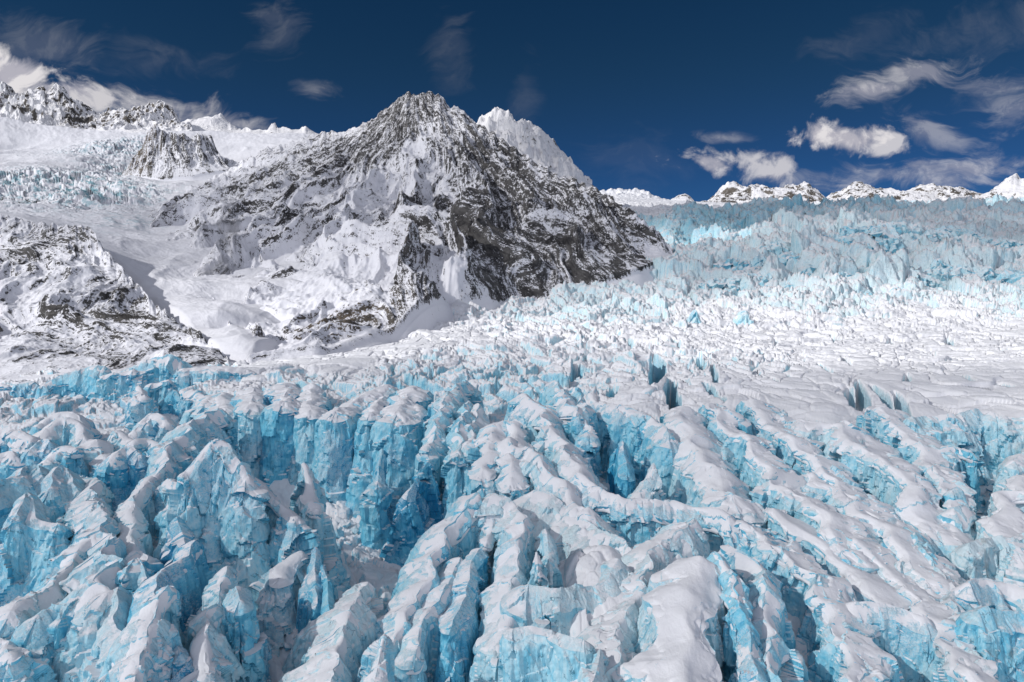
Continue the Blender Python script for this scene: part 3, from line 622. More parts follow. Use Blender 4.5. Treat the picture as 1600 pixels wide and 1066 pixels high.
def far_range(name, label, sky, depth, base, Y, seed, rockv=0.3, rough=1.0, jag=8, ns=None, mat=None, nrow=120, cat='mountain range', foot=None):
    sk = [(a, b, Y + ((i * 37) % 5 - 2) * 20) for i, (a, b) in enumerate(sky)]
    near = [(a, base(a) if callable(base) else base, Y - depth) for a, b in sky]
    def rf(px, rel, X, Yy, z, S): return rockv + 0.16 + 0.12 * np.sin(X / 90.0) - 0.25 * (1 - sstep(0.1, 0.5, rel)), 0.25 + 0 * X, 0 * X
    return patch(name, label, mat or M_FAR, sk, near, [], drop=0.9, back=depth, rough=rough, peak=None, rockf=rf, jag=jag, seed=seed, nrow=nrow, ncol=max(120, int((sky[-1][0] - sky[0][0]) * 1.2)), nsize=ns or (180 if Y < 4000 else 330), cat=cat, gully=0.0)
far_range('snowy_peaks', 'jagged white pinnacles on the skyline at the far left', [(-60, 140), (-20, 136), (0, 131), (10, 131), (20, 140), (30, 149), (42, 152), (50, 147), (62, 135), (68, 137), (74, 143), (80, 136), (88, 129), (94, 133), (101, 141), (110, 150), (118, 160), (132, 166), (146, 172), (165, 184), (200, 200)], 380, 206, 2900, 11, 0.16, 2.0, 9, ns=80, cat='peaks')
far_range('snowy_peaks', 'snow-plastered peak behind the brown crag at upper left', [(150, 196), (162, 174), (170, 170), (182, 174), (192, 168), (200, 174), (210, 180), (217, 178), (226, 166), (233, 161), (243, 162), (253, 156), (262, 162), (270, 171), (277, 184), (283, 192), (300, 200)], 300, 208, 2750, 12, 0.2, 1.7, 8, ns=80, cat='peaks')
far_range('snowy_peaks', 'smooth white peak trailing cloud, right of the brown crag', [(262, 200), (280, 192), (290, 187), (305, 186), (320, 183), (332, 181), (344, 177), (352, 186), (360, 192), (370, 199), (378, 204), (395, 212)], 260, 212, 2950, 13, -0.05, 0.8, 5, cat='peaks')
far_range('snowy_peaks', 'two small white knobs on the snow ridge left of the mountain', [(360, 208), (378, 202), (384, 198), (392, 203), (405, 203), (418, 202), (424, 193), (430, 192), (434, 200), (442, 198), (455, 202), (466, 203), (472, 198), (480, 199), (487, 207), (520, 216)], 240, 216, 2800, 14, -0.15, 0.4, 3, cat='peaks')
far_range('snowy_peaks', 'bright snow dome and ridge rising behind the right shoulder of the mountain', [(700, 215), (735, 196), (752, 186), (765, 176), (775, 170), (788, 172), (795, 180), (800, 191), (812, 190), (826, 191), (845, 201), (860, 214), (873, 229), (886, 243), (897, 258), (906, 272), (914, 290), (925, 315)], 350, lambda a: 300 + (a - 700) * 0.1, 1950, 15, -0.14, 1.8, 7, ns=90, cat='snow dome')
far_range('distant_ridge', 'dark-rocked snowy peak above the far plateau, leftmost of the right skyline', [(1090, 324), (1106, 318), (1113, 312), (1120, 300), (1127, 292), (1136, 286), (1144, 283), (1154, 289), (1165, 294), (1172, 290), (1180, 288), (1188, 294), (1196, 297), (1206, 300), (1214, 296), (1225, 292), (1233, 289), (1240, 287), (1248, 290), (1257, 282), (1266, 289), (1274, 296), (1282, 308), (1290, 318), (1300, 326)], 700, 327, 4700, 16, 0.46, 2.2, 12)
far_range('distant_ridge', 'snowy ridge with rocky knob in the middle of the right skyline', [(1270, 322), (1284, 312), (1300, 302), (1310, 298), (1319, 299), (1325, 290), (1332, 285), (1345, 284), (1355, 288), (1364, 292), (1375, 297), (1390, 297), (1412, 301), (1424, 296), (1434, 291), (1442, 288), (1455, 288), (1462, 293), (1470, 296), (1484, 291), (1492, 293), (1500, 291), (1512, 299), (1526, 304), (1550, 318)], 700, 325, 4900, 17, 0.34, 2.0, 10)
far_range('distant_ridge', 'pointed snowy peak at the far right edge of the skyline', [(1500, 318), (1525, 308), (1540, 303), (1555, 292), (1566, 284), (1576, 277), (1585, 272), (1592, 276), (1600, 280), (1620, 270), (1660, 290)], 600, 318, 4600, 18, 0.3, 2.0, 10)
far_range('distant_ridge', 'small dark rock knob on the snow beyond the glacier', [(1040, 316), (1052, 310), (1060, 305), (1070, 303), (1078, 306), (1084, 313), (1092, 320)], 250, 320, 3600, 19, 0.3, 0.5, 4)
print('mountains', time.time() - t0)
#SERACS
# ------------------------------------------------------------------ seracs: each one closed mesh grown round its crest line
def catmull(P, n):
    P = np.array(P, float)
    if len(P) == 1: P = np.array([P[0], P[0] + [0.5, 0.5, 0]])
    if len(P) == 2: seg = np.linspace(0, 1, n)[:, None]; return P[0] * (1 - seg) + P[1] * seg
    E = np.vstack([2 * P[0] - P[1], P, 2 * P[-1] - P[-2]])
    d = np.concatenate([[0], np.cumsum(np.linalg.norm(np.diff(P[:, :2], axis=0), axis=1) + 0.01)]); d /= d[-1]
    t = np.linspace(0, 1, n); i = np.clip(np.searchsorted(d, t, side='right') - 1, 0, len(P) - 2)
    u = ((t - d[i]) / (d[i + 1] - d[i]))[:, None]
    p0, p1, p2, p3 = E[i], E[i + 1], E[i + 2], E[i + 3]
    return 0.5 * (2 * p1 + (p2 - p0) * u + (2 * p0 - 5 * p1 + 4 * p2 - p3) * u * u + (3 * p1 - p0 - 3 * p2 + p3) * u ** 3)

NS = 0
def serac(name, label, pts, z=None, Y=None, w=5, lean=(.25, .25, .25, .25), H=40, blue=.6, snow=.1, dirt=.1, dome=.25, rough=1.0, flute=1.0, block=1.0, cell=7.0, cat=None, group=None, pitch=None, res=1.0, cap=True, asym=0.0):
    """pts: crest line in photo pixels; z or Y: (start, end) height or distance; w: half width of the top (start, end)
       lean: how far the sides flare, towards left, right, camera, back"""
    global NS; NS += 1; s = NS
    n = len(pts); P = []
    for i, p in enumerate(pts):
        t = i / max(1, n - 1)
        if len(p) == 3: P.append(at(p[0], p[1], Y=p[2]))
        elif z is not None: P.append(at(p[0], p[1], z=z[0] + (z[1] - z[0]) * t))
        else: P.append(at(p[0], p[1], Y=Y[0] + (Y[1] - Y[0]) * t))
    C = catmull(P, 160)
    if not isinstance(w, (tuple, list)): w = (w, w)
    pk_ = pitch if pitch is not None else 0.80 - 0.52 * float(sstep(.02, .16, snow))
    seg = np.linalg.norm(np.diff(C[:, :2], axis=0), axis=1); L = seg.sum(); sl = np.concatenate([[0], np.cumsum(seg)])
    dist = max(90.0, C[:, 1].min()); step = dist / 690 * 1.55 / Q * res
    wm = (w[0] + w[1]) / 2
    nl = max(6, int((L + H * .2) / step)); nc = max(8, int(3.14 * (wm + H * 0.12) / step * 0.8)); nt = max(4, int(wm / step * 0.9)); ns = max(12, int(H * 1.08 / step))
    # outline: along the left side, round the end, back along the right side, round the start
    tl = np.linspace(0, 1, nl)
    ci = tl * L
    cx = np.interp(ci, sl, C[:, 0]); cy = np.interp(ci, sl, C[:, 1]); cz = np.interp(ci, sl, C[:, 2])
    k = max(1, int(nl * 0.04)); nat = max(0.0, min(1.5, block * 1.2))
    u1 = (ci / 9.0 + s * 5.1).astype(np.float32); o1 = np.full_like(u1, s * 1.7)
    st_ = worley(u1, o1, s)[2] - .5; st2 = worley(u1 * 2.7, o1, s + 2)[2] - .5
    cz = cz + (st_ * 1.1 + st2 * 0.35 + 2.2 * fbm2(u1 * .45, o1 + 5, 3, s + 3, .5)) * nat * (0.35 if snow > .12 else 1.0) * min(1.0, L / 15)
    jx = fbm2(u1 * .9, o1 + 3, 3, s + 5) * min(3.5, L * .07) * (1 if wm > 2 else .6)
    wfac = np.clip(1 + 0.6 * fbm2(u1 * .55, o1 + 9, 2, s + 6) + .10 * st2, .45, 1.7)
    tx = np.gradient(cx); ty = np.gradient(cy)
    if nl > 12:
        ker = np.ones(2 * k + 1) / (2 * k + 1); tx = np.convolve(np.pad(tx, k, 'edge'), ker, 'valid'); ty = np.convolve(np.pad(ty, k, 'edge'), ker, 'valid')
    m = np.hypot(tx, ty) + 1e-9; tx /= m; ty /= m
    cx = cx - ty * jx; cy = cy + tx * jx
    th = np.linspace(0, math.pi, nc + 2)[1:-1]
    aL = np.arctan2(tx, -ty); 
    a0 = math.atan2(tx[-1], -ty[-1]); a1 = math.atan2(-tx[0], ty[0])
    bx = np.concatenate([cx, np.full(nc, cx[-1]), cx[::-1], np.full(nc, cx[0])])
    by = np.concatenate([cy, np.full(nc, cy[-1]), cy[::-1], np.full(nc, cy[0])])
    bz = np.concatenate([cz, np.full(nc, cz[-1]), cz[::-1], np.full(nc, cz[0])])
    wt = (w[0] + (w[1] - w[0]) * tl) * wfac
    bw = np.concatenate([wt, np.full(nc, wt[-1]), wt[::-1], np.full(nc, wt[0])]); bz = bz + 0.25 * wm * pk_
    ca = np.cos(a0 - th), np.sin(a0 - th); cb = np.cos(a1 - th), np.sin(a1 - th)
    Dx = np.concatenate([-ty, ca[0], ty[::-1], cb[0]]); Dy = np.concatenate([tx, ca[1], -tx[::-1], cb[1]])
    arc = np.concatenate([[0], np.cumsum(np.hypot(np.diff(bx + Dx * bw), np.diff(by + Dy * bw)))])
    bw = bw * (1 + asym * Dx)
    lv = np.where(Dx < 0, lean[0], lean[1]) * Dx ** 2 + np.where(Dy < 0, lean[2], lean[3]) * Dy ** 2
    # rings
    ra = np.linspace(0.0, 1, nt + 1)[:-1]; rb = np.linspace(0, 1, ns) ** 1.15
    r = np.concatenate([ra, np.ones(ns)])[:, None]; hdrop = np.concatenate([np.zeros(nt), rb * H])[:, None]
    pitch = np.where(Dx < 0, 0.9, 1.2) * pk_ / (1 + .6 * asym * Dx) + dome * .15
    topz = -pitch[None] * bw[None] * (0.75 * r + 0.25 * r ** 2)
    soft = np.minimum(1.0, hdrop / (wm * 0.8 + 1.5))            # rounded shoulder
    out = bw[None] * r + lv[None] * hdrop * (0.75 + 0.25 * hdrop / H) + soft * wm * 0.08 * (hdrop > 0)
    X = bx[None] + Dx[None] * out; Yy = by[None] + Dy[None] * out; Z = bz[None] + topz - hdrop
    V = np.stack([X, Yy, Z], -1).astype(np.float32)
    def normals(V):
        du = np.roll(V, -1, 1) - np.roll(V, 1, 1); dv = np.gradient(V, axis=0)
        nn = np.cross(dv, du); nn /= (np.linalg.norm(nn, axis=2, keepdims=True) + 1e-6)
        return nn
    nn = normals(V)
    if nn[-5:, :, :2].reshape(-1, 2).dot(np.zeros(2)).sum() == 0:
        o_ = (nn[nt + 2, :, 0] * Dx + nn[nt + 2, :, 1] * Dy).mean()
        if o_ < 0: nn = -nn
    flip = False
    side = sstep(0.0, 2.0, hdrop) * np.ones_like(X)
    prm = 0.15 + 0.85 * side
    cellm = cell
    au = (arc[None] * np.ones_like(X)); hv = hdrop * np.ones_like(X)
    wa = fbm2(au / 18 + s * 7.3, hv / 18, 3, s) * 1.0
    per = arc[-1] + 0.5
    def facets(cs, asp, sd):                       # fracture facets on the walls, blended over the seam
        nu_ = max(2, round(per / cs)); u = au / per * nu_ + wa * .5
        F1, F2, rr, tt = worley(u.astype(np.float32) + s * 3, (hv / (cs * asp) + wa * .4).astype(np.float32), sd)
        return rr * 0.9 + tt * 1.3 - 0.45 - 0.7 * (1 - sstep(0, 0.10, F2 - F1))
    x, y, zz = V[..., 0], V[..., 1], V[..., 2]
    lo = fbm3(x / 15, y / 15, zz / 22, 3, s, .5)
    ml = fbm3(x / 5.0, y / 5.0, zz / 8.0, 3, s + 9, .55)
    fl = ridged_u = 1 - np.abs(fbm3(x / 3.2 + lo, y / 3.2, zz / 26, 2, s + 17, .5)) * 2.0
    fn = fbm3(x / 1.3, y / 1.3, zz / 1.6, 3, s + 23, .6)
    wx_, wy_, wz_ = x + lo * 2, y + ml * 1.2, zz + lo * 2
    c1 = cells3(wx_ / 13, wy_ / 13, wz_ / 30, s); c2 = cells3(wx_ / 5, wy_ / 5, wz_ / 14, s + 5); c3 = cells3(x / 1.9, y / 1.9, zz / 4.5, s + 11)
    c2t = cells3(wx_ / 8, wy_ / 8, wz_ / 8, s + 15)
    sn_k = 0.15 + 0.85 * side if snow > .12 else 0.5 + 0.5 * side
    d = rough * (1.1 * lo * (0.35 + 0.65 * side) + 0.2 * ml * prm) + block * (3.1 * c1 * (0.3 + 0.7 * side) + 1.1 * c2 * (0.12 + 0.88 * side) + 1.0 * c2t * (1 - side) * sn_k * 1.6 + 0.26 * c3 * (0.1 + .9 * side) + 0.6 * facets(cellm, 2.2, s) * side) + flute * 0.32 * fl * side + 0.10 * fn * (0.15 + 0.85 * side)
    cl = np.clip(dist / 170, 0.8, 1.6)
    taper = np.clip((bw[None] * r + 1.5 + hdrop) / (4.0), 0.25, 1)
    V2 = V + nn * (d * taper)[..., None]
    V2[..., 2] += (0.9 * fbm3(x / 9, y / 9, zz * 0, 3, s + 40) * (1 - side)).astype(np.float32)
    # the two sides meet exactly along the crest
    lf, rt = V2[0, :nl].copy(), V2[0, nl + nc:2 * nl + nc][::-1].copy(); md = (lf + rt) / 2
    sh_l, sh_r = md - lf, md - rt
    for q_ in range(min(4, nt)):
        f_ = 1 - q_ / 4
        V2[q_, :nl] += sh_l * f_; V2[q_, nl + nc:2 * nl + nc] += sh_r[::-1] * f_
        V2[q_, nl:nl + nc] += (md[-1] - V2[0, nl:nl + nc].mean(0)) * f_ if q_ else 0; V2[q_, 2 * nl + nc:] += (md[0] - V2[0, 2 * nl + nc:].mean(0)) * f_ if q_ else 0
    V2[0, nl:nl + nc] = md[-1]; V2[0, 2 * nl + nc:] = md[0]
    me = grid_mesh(name, V2[:, ::-1] if True else V2, closed_u=True, mat=M_ICE, sharp=24)
    # close the crest line
    has_cap = (snow > -.09 and cap) or cap == 2
    body = link('ice_body' if has_cap else name, me); body.color = (blue, snow, dirt, 1); o = body
    if has_cap:                                    # body and snow cap hang on an empty at the foot
        foot = Vector((float(C[:, 0].mean()), float(C[:, 1].mean()), float(C[:, 2].min()) - H))
        o = link(name, None); o.location = foot; o.empty_display_size = 3
        body.parent = o; body.location = -foot
    tag(o, label, cat or name.replace('_', ' '), group, 'thing')
    if has_cap:                        # drifted snow lying on the top, its edge lapping unevenly over the brink
        m_ = nt + max(2, int(2.2 / step)); Cp = V2[:m_].astype(np.float64)
        kw = max(1, int(1.6 / step))
        opp = np.concatenate([np.arange(nl + nc, 2 * nl + nc)[::-1], np.arange(nl, nl + nc)[::-1], np.arange(0, nl)[::-1], np.arange(2 * nl + nc, 2 * nl + 2 * nc)[::-1]])
        for ax, kk in ((1, kw), (0, max(1, kw // 2)), (1, kw), (0, max(1, kw // 2))):
            acc = 0
            if ax:
                for q_ in range(-kk, kk + 1): acc = acc + np.roll(Cp, q_, 1)
            else:                                  # across the crest on to the other side
                E_ = np.concatenate([Cp[1:kk + 1][::-1][:, opp], Cp, np.repeat(Cp[-1:], kk, 0)])
                for q_ in range(2 * kk + 1): acc = acc + E_[q_:q_ + m_]
            Cp = acc / (2 * kk + 1)
        Cp[0] = (Cp[0] + Cp[0][opp]) / 2
        qq = (np.arange(m_) / max(1, nt))[:, None] * np.ones((1, Cp.shape[1]))
        cxx, cyy, czz = Cp[..., 0].astype(np.float32), Cp[..., 1].astype(np.float32), Cp[..., 2].astype(np.float32)
        nr = fbm3(cxx / 6, cyy / 6, czz / 6, 4, s + 60, .55) * .75
        sn_ = max(0.0, snow); T = (0.22 + 1.2 * sn_ + (.35 if cap == 2 else 0)) * min(1, wm / 3)
        e_ = sstep(.26 + .34 * min(1, sn_ * 9), .78 + .32 * min(1, sn_ * 9), qq + nr * (1.35 - .35 * min(1, sn_ * 10)))
        th = T * (1 - e_) - 0.9 * e_ + (.18 + .25 * fbm3(cxx / 2.5, cyy / 2.5, czz / 2.5, 3, s + 72)) * fbm3(cxx / 9, cyy / 5, czz / 9, 3, s + 70) * (1 - e_)
        Cp[..., 2] += th
        oc = link('snow_cap', grid_mesh('snow_cap', Cp.astype(np.float32)[:, ::-1], closed_u=True, mat=M_SNOW), parent=o); oc.location = -foot
    return o
S = serac
GB = 'seracs of the broken ice in front'
# -- back row on the left
S('serac', 'small upright blue ice block at the left edge of the picture, against the snowy outcrop', [(-30, 606, 385), (-2, 602, 385), (12, 604, 385)], w=3, H=20, blue=.7)
S('serac', 'grooved rounded blue ice block second from the left edge below the outcrop', [(28, 604, 382), (46, 598, 385), (60, 603, 385)], w=4, H=22, blue=.65, snow=-.05, flute=1.4)
S('ice_wall', 'long blue ice wall with an arched snowy brow, below the outcrop at far left', [(72, 603, 378), (95, 588, 384), (130, 577, 388), (160, 574, 388)], w=(5, 6), lean=(.3, .3, .45, .3), H=24, blue=.68, snow=-.05, block=.6, dome=.5)
S('serac', 'smooth scooped blue serac just left of the topmost blue block', [(165, 590, 380), (185, 584, 382), (208, 579, 385)], w=4, H=24, blue=.72, lean=(.3, .3, .5, .3))
S('serac', 'topmost blue ice block of the left group with a thin dark split', [(192, 577, 392), (230, 563, 396), (262, 556, 398), (278, 566, 398)], w=6, H=26, blue=.65, snow=-.02)
S('serac', 'pale snow-dusted block to the right of the topmost blue block', [(290, 576, 396), (330, 572, 400), (380, 578, 400)], w=7, H=20, blue=.5, snow=.15)
S('serac', 'pointed blue ice facet standing in the left ice wall', [(218, 603, 352), (226, 622, 335)], w=(2.5, 3), H=24, blue=.62, lean=(.5, .4, .4, .2))
S('serac', 'deep blue faceted pyramid with a dark right side left of centre', [(258, 632, 350), (272, 613, 355), (284, 624, 350)], w=2.5, H=26, blue=.85, snow=-.12, lean=(.45, .2, .35, .2))
S('serac', 'pale blue stepped block right of the deep blue pyramid', [(295, 606, 350), (315, 618, 340), (335, 640, 325)], w=5, H=26, blue=.55)
S('serac', 'blue serac with a ribbed face above the tall snow-plastered peak', [(240, 600, 362), (262, 598, 362)], w=4, H=24, blue=.6)
# -- humps on the left
S('serac', 'large rounded hump with an arched blue overhang at left', [(66, 664, 300), (84, 648, 305), (112, 646, 306), (134, 664, 302)], w=5, H=26, blue=.6, dome=.5, block=.4)
S('serac', 'smaller rounded hump in front of the arched blue overhang', [(76, 672, 282), (98, 655, 288), (124, 660, 288), (134, 684, 280)], w=5, H=26, blue=.55, dome=.6, block=.4)
S('serac', 'low snowy hump with blue face at the left edge', [(-20, 690, 270), (18, 675, 276), (48, 684, 272)], w=5, H=24, blue=.6, dome=.6)
S('serac', 'dark-faced low block at the left edge under the low snowy hump', [(-20, 716, 250), (10, 698, 256), (28, 706, 254)], w=5, H=24, blue=.7, dome=.4)
S('serac', 'rounded blue shoulder between two humps at left', [(46, 706, 256), (66, 684, 262), (78, 690, 260)], w=4, H=26, blue=.75, dome=.6, snow=-.1)
S('serac', 'squat blue block with snow on its lid, left of the white ridge', [(74, 716, 244), (92, 704, 248), (118, 704, 248)], w=4, H=24, blue=.6)
S('serac', 'snowy angular block in the middle of the left jumble', [(160, 692, 268), (184, 670, 274), (206, 684, 270)], w=3, H=24, blue=.55, lean=(.5, .4, .4, .3))
S('serac', 'tall wedge with a snow cap behind the left jumble', [(208, 680, 274), (234, 650, 284), (262, 664, 280)], w=3, H=26, blue=.55, lean=(.5, .4, .45, .3))
S('serac', 'bright blue cube-like block jutting from the left jumble', [(180, 716, 240), (200, 701, 246), (222, 708, 244)], w=4, H=22, blue=.85, snow=-.02, block=.5)
S('serac', 'flat-topped blue slab behind the bright blue cube', [(210, 690, 258), (232, 684, 262), (250, 690, 260)], w=4, H=22, blue=.7)
S('serac', 'narrow snowy ledge block left of the bright blue cube', [(128, 700, 258), (150, 690, 262), (160, 712, 252)], w=4, H=24, blue=.5, snow=.12)
# -- big left wall
S('ice_wall', 'huge rounded blue ice wall filling the left edge', [(-70, 790, 196), (-10, 762, 204), (30, 738, 214), (58, 728, 220), (70, 742, 216)], w=6, H=48, blue=.62, snow=-.16, lean=(.2, .2, .38, .2), dome=.5, block=.7)
S('serac', 'narrow blue flake leaning in front of the huge left wall', [(30, 806, 190), (42, 770, 198), (60, 800, 193), (92, 822, 190)], w=2.5, H=40, blue=.58, snow=-.12, lean=(.2, .3, .45, .1), block=.6)
S('serac', 'second rounded column right of the huge left wall', [(78, 768, 210), (92, 738, 220), (112, 742, 220), (118, 770, 214)], w=5, H=44, blue=.66, snow=-.14, lean=(.2, .2, .38, .2), dome=.6, block=.5)
S('ice_ridge', 'long pale ice ridge running down toward the viewer left of the white dome', [(132, 742, 232), (148, 752, 222), (160, 800, 196), (168, 860, 172), (172, 930, 152)], w=(7, 6), H=46, blue=.42, snow=-.06, lean=(.55, .2, .3, .1), asym=-0.5)
S('ice_ridge', 'low rubbly ridge with snow along its crest above the lower left hollow', [(22, 966, 152), (60, 930, 160), (100, 888, 170), (140, 850, 180)], w=(4.5, 5), H=32, blue=.5, snow=.05, lean=(.4, .4, .35, .2), dirt=.45, asym=-0.4)
S('serac', 'blocky dirty face under the low rubbly ridge at lower left', [(60, 968, 150), (95, 950, 154), (130, 955, 154)], w=4, H=24, blue=.62, snow=-.1, dirt=.5, lean=(.2, .3, .3, .2))
S('serac', 'dark corner of shattered ice at the bottom left edge', [(-30, 980, 150), (5, 1000, 146), (20, 1040, 138)], w=4, H=18, blue=.55, lean=(.4, .6, .5, .2), snow=.05)
S('serac', 'white domed serac with soft snow on its head', [(236, 747, 214), (222, 778, 204), (212, 820, 192), (205, 870, 176)], w=(5, 3.5), H=44, blue=.38, snow=0.08, dome=.7, lean=(.3, .25, .25, .2), block=.6, asym=-0.3)
S('serac', 'narrow snow-filled spur between the white dome and the tall peak', [(262, 745, 212), (275, 790, 200), (285, 850, 182)], w=(3, 2), H=40, blue=.6, snow=.1, lean=(.2, .3, .3, .1))
S('ice_peak', 'tallest snow-plastered peak in front, pointed with a wide speckled face', [(292, 742, 196), (318, 708, 200), (342, 694, 202), (366, 712, 200), (386, 745, 197)], w=(3, 3), H=56, blue=.5, snow=0.05, dome=.6, lean=(.30, .30, .42, .3), block=0.9, flute=.7)
S('serac', 'fluted snowy slope above the tallest peak', [(246, 742, 222), (278, 696, 244), (312, 655, 268), (332, 640, 282)], w=(4, 5), H=36, blue=.5, snow=0.0, lean=(.45, .3, .4, .2), asym=-0.4)
S('serac', 'snowy flank descending right from the tallest peak', [(398, 752, 210), (430, 775, 204), (462, 812, 196)], w=(3, 2.5), H=40, blue=.6, snow=0.1, lean=(.2, .3, .7, .2), block=0.7, flute=.5)
S('ice_fin', 'thin curved blue fin rising to a point at lower left', [(303, 852, 166), (292, 872, 160), (262, 892, 154), (244, 940, 144), (230, 990, 136)], w=(2.5, 3), H=40, blue=.82, snow=-.08, lean=(.22, .30, .3, .2), block=.5, asym=-0.5)
S('ice_fin', 'smaller fin with a split crest in front of the curved blue fin', [(262, 922, 140), (248, 952, 136), (226, 1010, 127), (205, 1066, 119)], w=(3, 4), H=34, blue=.5, snow=.04, lean=(.35, .2, .4, .2), asym=-0.5)
S('ice_spire', 'tall pale blue spire with a snow tip at the lower left', [(354, 880, 158), (346, 905, 154), (334, 950, 146), (322, 1010, 136), (318, 1066, 128)], w=(2, 5), H=44, blue=.42, snow=-.02, lean=(.28, .28, .3, .2), block=0.9, asym=-0.3)
S('serac', 'stub of ice leaning on the right side of the tall pale spire', [(368, 916, 150), (376, 940, 147)], w=2.5, H=34, blue=.6, snow=-.1, lean=(.2, .15, .2, .1))
S('serac', 'dark blue block wedged between the split fin and the tall spire', [(276, 1012, 133), (283, 1020, 131)], w=2.2, H=22, blue=.85, snow=-.15, lean=(.1, .1, .15, .1), block=.4)
S('serac', 'snow-patched faceted shoulder beneath the white dome', [(196, 880, 170), (216, 856, 176), (238, 880, 170), (242, 930, 158)], w=3, H=40, blue=.5, snow=.05, lean=(.4, .3, .45, .2))
S('ice_column', 'pale blue column running to the bottom edge below the long pale ridge', [(178, 930, 152), (186, 985, 142), (178, 1060, 128)], w=(3.5, 4), H=34, blue=.36, snow=-.12, lean=(.25, .3, .3, .2), block=.6)
S('serac', 'snow-topped slab at the bottom edge left of the split fin', [(205, 1000, 136), (225, 985, 138), (246, 1030, 130)], w=3, H=26, blue=.45, snow=.05, lean=(.3, .3, .5, .2))
S('serac', 'blue-mottled facet with dark cracks between the pale ridge and the curved fin', [(196, 905, 160), (214, 868, 166), (232, 905, 160)], w=2, H=36, blue=.66, snow=.06, lean=(.25, .2, .45, .2))
S('serac', 'blue chimney of ice left of the tallest peak', [(281, 812, 188), (288, 850, 178)], w=2.2, H=36, blue=.85, snow=-.12, lean=(.1, .15, .3, .1))
# -- the cliff left of centre
W = dict(H=54, pitch=.30, cap=2, lean=(.08, .08, .36, .1), block=.55, flute=1.5, cell=9)
S('ice_column', 'snow-browed ice column at the left end of the central cliff', [(345, 615, 338), (352, 640, 312)], w=8, blue=.62, snow=-.08, **W)
S('ice_column', 'bright pale blue column second from the left in the central cliff', [(392, 610, 335), (396, 632, 308)], w=6.5, blue=.5, snow=-.14, **W)
S('ice_column', 'deep blue hollowed column third in the central cliff', [(446, 600, 342), (446, 634, 304)], w=8, blue=.78, snow=-.12, **W)
S('ice_column', 'rough grey-speckled column beside the deep blue hollow', [(486, 605, 336), (484, 640, 300)], w=6, blue=.55, snow=.05, **W)
S('ice_column', 'widest column of the central cliff, with a smooth snow lid and bright face', [(600, 606, 330), (556, 622, 312), (526, 646, 288)], w=(7, 9), blue=.55, snow=-.12, **W)
S('ice_column', 'narrow column separated by a dark slot in the middle of the central cliff', [(600, 618, 318), (578, 650, 282)], w=(4, 5), blue=.62, snow=-.10, **W)
S('ice_column', 'bulging speckled column with a shaded right side in the central cliff', [(650, 606, 326), (636, 620, 310), (624, 646, 284)], w=(8, 10), blue=.62, snow=.0, **W)
S('ice_fin', 'slender blue fin in front of the narrow column of the central cliff', [(596, 700, 262), (590, 760, 250)], w=(2, 3), H=38, blue=.72, snow=-.1, lean=(.1, .1, .25, .1))
S('ice_column', 'long fluted column at the right end of the central cliff', [(728, 596, 320), (704, 622, 296), (690, 652, 272), (682, 690, 254)], w=(5, 3.5), H=52, blue=.55, snow=-.04, lean=(.1, .1, .22, .02), flute=1.4)
S('ice_column', 'rounded blue-fronted column beside the long fluted one', [(732, 628, 292), (722, 660, 268), (714, 700, 246)], w=(4, 4), H=46, blue=.6, snow=-.02, lean=(.1, .15, .3, .1), dome=.5)
S('serac', 'deep blue curled flake at the foot of the cliff right end', [(668, 722, 246), (652, 742, 240), (640, 770, 234)], w=(1.5, 2.5), H=34, blue=.9, snow=-.2, lean=(.15, .2, .3, .1))
S('serac', 'snowy block with an arched dark groove near the middle of the picture', [(748, 634, 290), (740, 660, 270), (738, 690, 252)], w=4.5, H=36, blue=.45, snow=.06, dome=.6)
# -- spires and rubble islands in the hollow
S('ice_spire', 'tall thin snow-spattered spire standing alone before the central cliff', [(474, 718, 218), (482, 750, 213), (490, 800, 205)], w=(1.2, 3.2), H=44, blue=.42, snow=.12, lean=(.20, .22, .35, .1), rough=.8)
S('serac', 'snowy mound with a boxy front in the hollow left of centre', [(470, 862, 186), (448, 880, 182), (440, 905, 176)], w=(3, 4), H=24, blue=.4, snow=.14, lean=(.7, .3, .5, .3))
S('ice_fin', 'upright blue fin at the edge of the snowy hollow', [(491, 858, 182), (493, 890, 176), (498, 940, 164)], w=(1.4, 1.8), H=32, blue=.82, snow=-.15, lean=(.12, .15, .25, .1), block=.5)
S('ice_fin', 'second blue fin, immediately right of the upright one', [(503, 888, 174), (512, 920, 167), (519, 960, 158)], w=(1.4, 1.8), H=28, blue=.85, snow=-.15, lean=(.12, .15, .25, .1), block=.5)
S('ice_slab', 'large pale leaning slab with rubble along its crest at bottom centre-left', [(578, 912, 168), (560, 940, 160), (535, 1000, 146), (512, 1066, 132)], w=(5, 7), H=38, blue=.30, snow=0.0, lean=(.62, .2, .3, .1), block=.5, flute=.6, asym=-0.6)
S('ice_spire', 'short snow-and-blue spire at the bottom edge right of the large pale slab', [(602, 994, 138), (594, 1020, 134), (584, 1066, 127)], w=(.7, 2.5), H=28, blue=.5, snow=.1, lean=(.3, .15, .3, .1))
S('ice_slab', 'broad leaning slab with a snowy back and a blue flank, the biggest near the centre', [(744, 776, 196), (728, 792, 193), (700, 830, 186), (672, 890, 172), (650, 950, 160), (636, 1000, 151)], w=(6, 4.5), H=42, blue=.62, snow=.03, lean=(.45, .1, .3, .1), block=.4, flute=.7, dome=.4, asym=-0.7, pitch=0.75)
S('ice_slab', 'narrow pale slab parallel to the biggest central one, on its right', [(716, 876, 176), (700, 900, 170), (676, 950, 160), (655, 1010, 149)], w=(4, 3.5), H=32, blue=.50, snow=-.06, lean=(.3, .1, .25, .1), block=.5, asym=-0.6)
